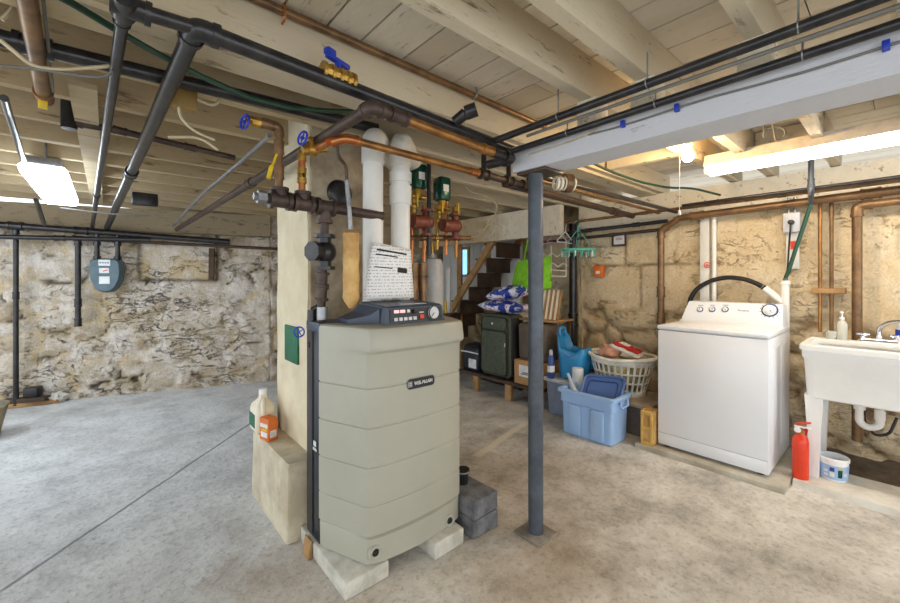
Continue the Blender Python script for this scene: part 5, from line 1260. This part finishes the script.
# hangers
def hanger(px, py, z, m, label, yaw, scale=1.):
    c0 = onx(px, py, 3.80); c0.z = 1.33 + .60 - .008; g = thing('clothes_hanger', label, 'hanger', c0, 'hangers on the wall pipe')
    Rz = Matrix.Translation(c0) @ Matrix.Rotation(yaw, 4, 'Z')
    q = MB(); w2 = .19 * scale
    q.tube([Rz @ V(k) for k in ((0, 0, -.085), (-w2, 0, -.19), (-w2 + .01, 0, -.205), (w2 - .01, 0, -.205), (w2, 0, -.19), (0, 0, -.085))], .006, 8, .02); q.build('frame', m, g)
    q = MB(); q.tube([Rz @ V(k) for k in ((0, 0, -.085), (0, 0, -.04), (.02, 0, -.02), (.02, 0, .0), (0, 0, .012), (-.02, 0, .0))], .004, 6, .012); q.build('hook', m, g)
    return g
hanger(555, 232, 0, M['pink'], 'pink plastic hanger, left of those beside the steel post', -.5)
hanger(560, 229, 0, M['pink'], 'dusty pink plastic hanger between the pink and the white ones', -.2)
hanger(565.5, 231, 0, M['whiteplastic'], 'white plastic hanger nearest the mint clip hanger', .1)
# cream multi-bar trouser hanger
g = thing('trouser_hanger', 'cream multi-tier trouser hanger below the pink hangers', 'hanger', onz(556, 240, 4.42))
q = MB(); zz = 4.42
q.tube([onz(*k, zz) for k in ((551, 246), (551, 276), (566, 276.5), (566, 271), (552, 270))], .006, 6, .01)
q.tube([onz(*k, zz) for k in ((543, 253), (547, 257), (552, 253), (557, 257), (562, 253), (566, 257))], .005, 6, .01)
q.tube([onz(*k, zz) for k in ((543, 263), (548, 267), (553, 263), (558, 267), (563, 263), (567, 266))], .005, 6, .01); q.tube([onz(*k, zz) for k in ((566, 276), (566, 240), (558, 232), (557, 224))], .005, 6, .01)
q.build('bars', M['cream'], g)
# mint clip hanger
c0 = onx(578, 250, 3.80); g = thing('clip_hanger', 'round mint plastic clip drying hanger hanging below the pipes', 'hanger', c0)
q = MB(); n_ = 30
q.loft([[c0 + V((R_ * math.cos(2 * PI * k / n_), R_ * math.sin(2 * PI * k / n_), z)) for k in range(n_)] for R_, z in ((.155, -.014), (.18, -.014), (.185, 0), (.18, .010), (.155, .010), (.155, -.014))], False, False)
for k in range(3): a = k * PI / 3; q.cyl(c0 + V((.16 * math.cos(a), .16 * math.sin(a), 0)), c0 - V((.16 * math.cos(a), .16 * math.sin(a), 0)), .007, seg=8)
q.build('ring', M['tealplastic'], g)
apx = c0 + V((0, 0, .225))
q = MB()
for k in range(4): a = k * PI / 2 + .4; q.cyl(c0 + V((.16 * math.cos(a), .16 * math.sin(a), .005)), apx, .0035, seg=6)
q.build('hanging_cords', M['tealplastic'], g)
q = MB(); q.tube([apx + V(k) for k in ((0, 0, -.02), (0, 0, .03), (.02, -.02, .05), (.02, -.02, .075), (-.005, .005, .09), (-.025, .02, .07))], .006, 8, .02); q.build('hook', M['tealplastic'], g)
for k in range(16):
    a = 2 * PI * k / 16; R_ = .168; p = c0 + V((R_ * math.cos(a), R_ * math.sin(a), -.012))
    q = MB(); q.box(p + V((-.008, -.005, -.06)), p + V((.008, .005, 0)), .003); q.build('clip', M['tealplastic' if k % 3 else 'whiteplastic'], g)
# black soil pipe
sp_ = onx(573, 330, 3.98)
run('soil_pipe', [(3.98, sp_.y, .0), (3.98, sp_.y, 1.95)], .042, M['iron'], 'black cast iron soil pipe standing at the corner beside the blue caddy', fit=[(3.98, sp_.y, .86), (3.98, sp_.y, .2)], cat='pipe', fr=1.35)
# wall tags
s0 = onx(619, 240, 4.02); g = thing('wall_notice', 'small white notice on a dark backing high on the tan wall', 'notice', s0 - V((0, 0, .07)))
q = MB(); q.box(s0 + V((-.008, -.065, -.065)), s0 + V((.02, .075, .05))); q.build('backing', M['darkwood'], g)
q = MB(); q.box(s0 + V((-.012, -.06, -.045)), s0 + V((-.008, .05, .055))); nt = q.build('card', M['label'], g)
q = MB(); 
for z in (-.0, .012): q.box(s0 + V((-.0135, -.04, z)), s0 + V((-.0115, .03, z + .005)))
q.build('card_lines', M['redcloth'], nt)
s0 = onx(599, 271, 4.02); g = thing('orange_alarm_box', 'orange box fixed to the tan wall left of the waste pipe', 'box', s0 - V((0, 0, .06)))
q = MB(); q.box(s0 + V((-.03, -.05, -.065)), s0 + V((.03, .05, .06)), .006); q.build('case', M['orange'], g)
q = MB(); q.box(s0 + V((-.033, -.025, -.03)), s0 + V((-.029, .02, .0))); q.build('sticker', M['label'], g)

# ================================================================== LIGHTS
M['housing'] = mat('cream_fixture_enamel', (236, 226, 212), .4)
# right-hand shop light
fx_, f0, f1, fz = 3.20, .915, -1.30, CAMH + .775
g = thing('fluorescent_fixture', 'long glowing white fluorescent shop light under the joists at the right', 'light', (fx_, .5, fz))
q = MB(); q.loft([[(fx_ - .085, y, fz - .005), (fx_ - .05, y, fz + .075), (fx_ + .05, y, fz + .075), (fx_ + .085, y, fz - .005)] for y in (f0, f1)]); q.build('housing', M['housing'], g)
q = MB(); q.loft([[(fx_ + dx, y, fz + dz) for dx, dz in ((-.066, -.006), (-.07, -.028), (-.05, -.05), (0, -.056), (.05, -.05), (.07, -.028), (.066, -.006))] for y in (f0 - .015, f1)]); q.build('diffuser', M['tube_r'], g)
q = MB(); q.loft([[(fx_ + dx * 1.03, y, fz + dz * 1.03) for dx, dz in ((-.066, .0), (-.07, -.028), (-.05, -.05), (0, -.056), (.05, -.05), (.07, -.028), (.066, .0))] for y in (f0, f0 - .016)]); q.build('end_cap', M['white'], g)
for y in (.7, -.3):
    q = MB(); q.cyl((fx_, y, fz + .07), (fx_, y, 2.33), .006, seg=6); q.build('hanger_rod', M['galv'], g)
# bare bulb with pull cord
bl = onz(688, 156, 2.43)
g = thing('bare_bulb', 'glowing bare bulb in a white ceiling socket with a pull cord', 'light', bl)
q = MB(); q.lathe(bl + V((0, 0, -.035)), [(0, 0), (.018, .004), (.03, .02), (.032, .038), (.024, .062), (.014, .08), (.013, .088), (0, .088)], 20); q.build('bulb', M['bulb'], g)
q = MB(); q.lathe(bl + V((0, 0, .052)), [(.014, 0), (.024, .01), (.026, .04), (.055, .05), (.06, .07), (0, .07)], 20); q.cyl(bl + V((0, 0, .11)), (bl.x, bl.y, 2.33), .055, seg=18); q.build('socket', M['whiteplastic'], g)
ce_ = onz(679.5, 212, 2.42); ct_ = V((ce_.x, ce_.y, bl.z + .07))
q = MB(); q.cyl(ce_, ct_, .0018, seg=6); q.cyl(ct_, bl + V((0, 0, .075)), .0018, seg=6); cd_ = q.build('pull_cord', M['whiteplastic'], g)
q = MB(); q.lathe(ce_ - V((0, 0, .02)), [(0, 0), (.008, .002), (.007, .02), (.003, .03), (0, .03)], 10); q.build('cord_end', M['whiteplastic'], cd_)
# left wrap-around fixtures
def wrap(xc, y0, y1, z, wd, label):
    g = thing('fluorescent_fixture', label, 'light', (xc, (y0 + y1) / 2, z))
    q = MB(); q.box((xc - wd / 2 + .03, y0 + .005, z + .06), (xc + wd / 2 - .03, y1 - .005, z + .115), .004); q.build('housing', M['galv'], g)
    q = MB(); q.loft([[(xc + dx * wd, y, z + dz) for dx, dz in ((-.42, .065), (-.5, .045), (-.46, .01), (-.40, 0), (.40, 0), (.46, .01), (.5, .045), (.42, .065))] for y in (y0, y1)]); q.build('diffuser', M['tube_l'], g, sharp=50)
    for y in (y0 + .15, y1 - .15):
        q = MB(); q.cyl((xc, y, z + .11), (xc, y, 2.33), .006, seg=6); q.build('hanger_rod', M['galv'], g)
    return g
wrap(-.30, 3.52, 4.85, CAMH + .64, .22, 'white wrap-around fluorescent light hanging under the joists on the left')
wrap(-1.42, 4.0, 5.4, CAMH + .62, .27, 'white wrap-around fluorescent light at the far left edge of the photo')

# ================================================================== LEFT WALL
def onback(px, py, off=.1):
    d = dirv(px, py); # wall plane Y = leftY(X) - off*1.05
    t = (5.98 - .321 * .26 - off * 1.05) / (d.y + .321 * d.x); return V((0, 0, CAMH)) + d * t
mc = onback(107.5, 276, .16); wv = V((1.37, -.44, 0)).normalized(); wn = V((-.44, -1.37, 0)).normalized()
g = thing('gas_meter', 'blue-grey gas meter hanging on the stone wall at the left', 'meter', mc - V((0, 0, .2)))
def mp(u, v, o=0): return mc + wv * u + V((0, 0, v)) + wn * o
out = [(-.10, .185), (.10, .185), (.125, .16), (.135, .05), (.125, -.04), (.085, -.13), (.05, -.165), (0, -.175), (-.05, -.165), (-.085, -.13), (-.125, -.04), (-.135, .05), (-.125, .16)]
q = MB(); q.loft([[mp(u * k, v * k, o) for u, v in out] for o, k in ((-.08, .94), (-.07, 1), (.06, 1), (.08, .93))]); q.build('case', M['meter'], g, sharp=35)
q = MB(); q.loft([[mp(u * 1.05, v * 1.05, o) for u, v in out] for o in (-.012, .004)]); q.build('flange_seam', M['meter'], g)
for (u0, u1, v0, v1, m) in ((-.05, .05, .11, .175, 'label'), (-.045, .04, .03, .085, 'label'), (-.045, .045, -.085, -.005, 'label')):
    q = MB(); q.prism([mp(u0, v0, .081), mp(u1, v0, .081), mp(u1, v1, .081), mp(u0, v1, .081)], wn * .004); lo_ = q.build('index_plate', M[m], g)
    if v0 > .1:
        q = MB()
        for k in range(4): q.cyl(mp(-.034 + k * .022, .142, .084), mp(-.034 + k * .022, .142, .087), .009, seg=12)
        q.build('index_dials', M['greybin'], lo_)
    elif v0 > 0:
        q = MB(); q.prism([mp(-.01, .045, .086), mp(.03, .06, .086), mp(.03, .07, .086), mp(-.01, .058, .086)], wn * .002); q.build('arrow_mark', M['red'], lo_)
for s_ in (-1, 1):
    q = MB(); q.cyl(mp(s_ * .09, .17), mp(s_ * .09, .27), .024, seg=12); q.cyl(mp(s_ * .09, .18), mp(s_ * .09, .215), .034, seg=8); q.cyl(mp(s_ * .09, .25), mp(s_ * .09, .48), .022, seg=12); q.cyl(mp(s_ * .09, .33), mp(s_ * .09, .37), .032, seg=8); q.build('swivel_pipe', M['iron'], g)
q = MB(); q.cyl(mp(-.09, .40), mp(-.30, .41), .022, seg=12); q.build('inlet_pipe', M['iron'], g)
a = onback(78, 240, .14); b3 = onback(78, 326, .14); b3.x, b3.y = a.x, a.y
run('gas_drop_pipe', [b3, a, mp(-.30, .41)], .026, M['iron'], 'black iron pipe dropping down the stone wall left of the gas meter', fit=[b3 + V((0, 0, .04)), b3 + V((0, 0, .25))])
a = onback(16, 225, .13); b3 = onback(16, 395, .13)
run('wall_drop_pipe', [V((a.x, a.y, .0)), V((a.x, a.y, 1.86))], .022, M['iron'], 'thin black pipe running down the stone wall to the floor at the far left', fit=[V((a.x, a.y, 1.15)), V((a.x, a.y, 1.82)), V((a.x, a.y, .06))])
a, b3 = onback(-40, 222, .16), onback(100, 232, .16)
run('wall_top_pipe', [a, b3, onback(230, 242, .14)], .034, M['iron'], 'fat black pipe running along the top of the stone wall', fit=[onback(16, 225, .16), onback(82, 231, .16)])
run('wall_top_pipe', [onback(-40, 236, .2), onback(150, 240, .18)], .024, M['iron'], 'thinner black pipe just below the fat one at the top of the stone wall', fit=[onback(60, 238, .19)])
run('sill_conduit', [onback(100, 240, .1), onback(278, 249, .1)], .018, M['ironbrown'], 'brown pipe along the top of the stone wall right of the gas meter', fit=[onback(165, 243, .1)], cat='conduit')
s0 = onback(212, 265, .02); q = MB(); q.prism([s0 + wv * -.03 + V((0, 0, -.18)), s0 + wv * .025 + V((0, 0, -.18)), s0 + wv * .03 + V((0, 0, .2)), s0 + wv * -.025 + V((0, 0, .2))], wn * .06); tag(q.build('wall_stub_board', M['darkwood']), 'short dark brown board set into the stone wall near the chimney', 'board')
# debris by the wall
d0 = onh(33, 405, 0)
for i, (u, z, l, rz, m, lab) in enumerate(((0, 0, .42, .1, 'tanwood', 'rough wood offcut lying lowest on the floor at the left wall'), (-.05, .045, .36, -.12, 'darkwood', 'dark wood offcut stacked on the rough one at the left wall'))):
    q = MB(); q.box((-l / 2, -.05, 0), (l / 2, .05, .042), .004, mtx=Matrix.Translation(d0 + V((u, 0, z + .001))) @ Matrix.Rotation(rz - .3, 4, 'Z')); tag(q.build('wood_offcut', M[m]), lab, 'wood')
q = MB(); q.box((-.06, -.05, 0), (.06, .05, .1), .01, mtx=Matrix.Translation(d0 + V((-.0, .0, .089))) @ Matrix.Rotation(-.4, 4, 'Z')); tag(q.build('black_block', M['black']), 'small black box sitting on the wood offcuts at the left wall', 'box')
for i, (px, py, r, lab) in enumerate(((52, 398, .075, 'pale grey stone leaning at the foot of the left wall by the offcuts'), (58, 402, .06, 'smaller grey stone beside the wood offcuts on the floor'))):
    p = onh(px, py, 0); q = MB(); q.ball(p + V((0, 0, r * .8)), r, (1.2, .9, .9), .6); tag(q.build('loose_stone', M['block']), lab, 'stone')
# object cut by the left edge
p = onh(-4, 436, 0)
q = MB(); q.loft([[V((p.x - .1 + (x_) , p.y + .0 + y_, z)) + noise.noise_vector(V((x_ * 6, y_ * 6, z * 5))) * .02 for x_, y_, _ in rrect(0, 0, .30 * k, .30 * k, .08, 0, 5)] for z, k in ((0, .8), (.02, .85), (.15, 1), (.26, 1.08), (.28, .9), (.28, .5))])
tag(q.build('canvas_bag', mat('faded_canvas', (176, 150, 118), .9, 0, (110, 112, 92), 4)), 'faded brown canvas bag cut off by the left edge of the photo', 'bag')

# ledge things on the chimney footing
j = onh(266, 428, .39); j.x = .735; 
g = thing('detergent_jug', 'cream plastic jug with a handle on the chimney footing', 'jug', j)
q = MB(); q.loft([[V((p.x, p.y, z)) for p in rrect(j.x, j.y, .12 * k, .17 * k2, .03 * min(k, k2), 0, 5)] for z, k, k2 in ((.391, .9, .9), (.40, 1, 1), (.52, 1, 1), (.55, .9, .8), (.575, .5, .4), (.59, .35, .26), (.61, .33, .25))]); q.build('jug_body', M['cream'], g, sharp=50)
q = MB(); q.tube([(j.x - .0, j.y - .03, .58), (j.x - .02, j.y - .075, .575), (j.x - .02, j.y - .085, .50), (j.x, j.y - .08, .46)], .014, 8, .03); q.build('handle', M['cream'], g)
q = MB(); q.cyl((j.x, j.y, .61), (j.x, j.y, .64), .024, seg=14); q.build('cap', M['whiteplastic'], g)
q = MB(); q.box((j.x - .063, j.y - .05, .42), (j.x - .058, j.y + .06, .50)); q.build('label', M['greenpaint'], g)
o_ = onh(272, 438, .39); o_.x = .715
g = thing('orange_carton', 'small orange and white carton at the edge of the chimney footing', 'carton', o_)
q = MB(); Rm = Matrix.Translation(o_) @ Matrix.Rotation(.25, 4, 'Z'); q.box((-.03, -.045, .001), (.03, .045, .128), .002, mtx=Rm); q.build('carton_body', M['orange'], g)
for (x0_, y0_, z0_, x1_, y1_, z1_, m) in ((-.0315, -.035, .02, -.03, .03, .05, 'label'), (-.0315, -.038, .075, -.03, .038, .098, 'label'), (-.02, -.0465, .02, .02, -.045, .06, 'label'), (-.0315, -.03, .055, -.03, .02, .07, 'yellow')):
    q = MB(); q.box((x0_, y0_, z0_), (x1_, y1_, z1_), mtx=Rm); q.build('carton_print', M[m], g)

# ================================================================== CEILING BITS, LEFT
jb = ony(181, 98, 2.0); q = MB(); q.box(jb + V((-.055, -.03, -.05)), jb + V((.055, .02, .05)), .006); 
jo = tag(q.build('junction_box', M['ochre']), 'square yellow junction box on a joist behind the fat elbow', 'box')
jb = ony(145, 199, 4.3); q = MB(); q.box(jb + V((-.09, -.03, -.06)), jb + V((.09, .03, .05)), .01); tag(q.build('junction_box', M['iron']), 'dark metal junction box on a joist left of the chimney', 'box')
cps = [ony(270, 135, 1.95), ony(243, 160, 2.6), ony(205, 192, 3.6), ony(172, 226, 5.3)]
g = run('armoured_conduit', cps, .012, M['galv'], 'grey conduit strapped diagonally across the joists left of the chimney', cat='conduit')
g = run('joist_pipe', [ony(69, 122, 2.72), ony(120, 131, 2.72), ony(235, 158, 2.72)], .017, M['ironbrown'], 'dark brown pipe with a fat vertical stub along a joist at the left', fit=[ony(75, 124, 2.72), ony(120, 131, 2.72), ony(190, 147, 2.72)], fillet=.02)
q = MB(); q.cyl(V((ony(69, 100, 2.72).x, 2.72, 2.07)), V((ony(69, 100, 2.72).x, 2.72, 2.32)), .032, seg=14); q.build('stub', M['iron'], g)
cab = [[(0, 40), (15, 52), (33, 67), (60, 70), (112, 66)], [(0, 66), (40, 69), (80, 76), (108, 78), (118, 60)], [(178, 100), (180, 118), (195, 132), (215, 140)], [(196, 99), (215, 107), (222, 96)], [(168, 137), (200, 137), (218, 150)], [(60, 208), (110, 214), (150, 216)], [(2, 20), (10, 12), (18, -4), (24, -30)]]
labs = ['cream cable looping behind the brown capped pipe at the top left', 'dark cable strung low behind the brown capped pipe at the top left', 'cream cable dropping from the yellow junction box', 'short cream cable looping right of the yellow junction box', 'cream cable stapled along the joist below the yellow junction box', 'grey cable along the joists right of the left fluorescent light', 'cream cable stub at the top left corner']
for k, (c_, lab) in enumerate(zip(cab, labs)):
    Yc = 1.8 if k in (0, 1, 6) else (1.98 if k < 5 else 4.0)
    pts = [ony(a_, b_, Yc) for a_, b_ in c_]; q = MB(); q.tube(pts, .006 if k != 1 else .005, 6, .08); tag(q.build('cable_run', M['cable'] if k not in (1, 5) else M['greycable']), lab, 'cable')
# black bx armoured drop at the far left
q = MB(); pts = [ony(*k) for k in ((4, 98, 2.3), (8, 112, 2.6), (14, 130, 2.9), (20, 150, 3.3), (24, 160, 3.5))]; q.tube(pts, .014, 10, .05); g = tag(q.build('black_conduit', M['iron']), 'black conduit dropping towards the left fluorescent light', 'conduit')
q = MB(); q.tube([ony(36, 200, 4.9), ony(44, 224, 5.5)], .018, 8); tag(q.build('short_conduit', M['iron']), 'short black conduit between the left fluorescent light and the stone wall', 'conduit')
# extra cable on the right ceiling
q = MB(); q.tube([onz(*k) for k in ((586, 160, 2.6), (612, 172, 2.75), (640, 182, 2.9), (668, 188, 3.0), (692, 188, 3.05), (720, 195, 3.2))], .009, 8, .1); tag(q.build('green_cable', M['greencable']), 'dark green cable sagging between the right-hand joists near the bulb', 'cable')
q = MB(); q.tube([onx(*k) for k in ((760, 123, 2.62), (775, 123, 2.62), (800, 117, 2.6), (812, 112, 2.55), (835, 104, 2.45), (870, 92, 2.35))], .006, 6, .03); tag(q.build('cable_run', M['cable']), 'cream cable with a splice running behind the lower edge of the beam', 'cable')
q = MB(); q.tube([onx(*k) for k in ((764, 118, 2.8), (764, 140, 2.8), (765, 128, 2.8), (784, 127, 2.8), (786, 136, 2.8), (776, 142, 2.8), (772, 120, 2.8))], .006, 6, .05); tag(q.build('cable_loop', M['greycable']), 'grey cable loop hanging between the joists above the fluorescent light', 'cable')

for o in bpy.data.objects:
    if '_w' in o: del o['_w']
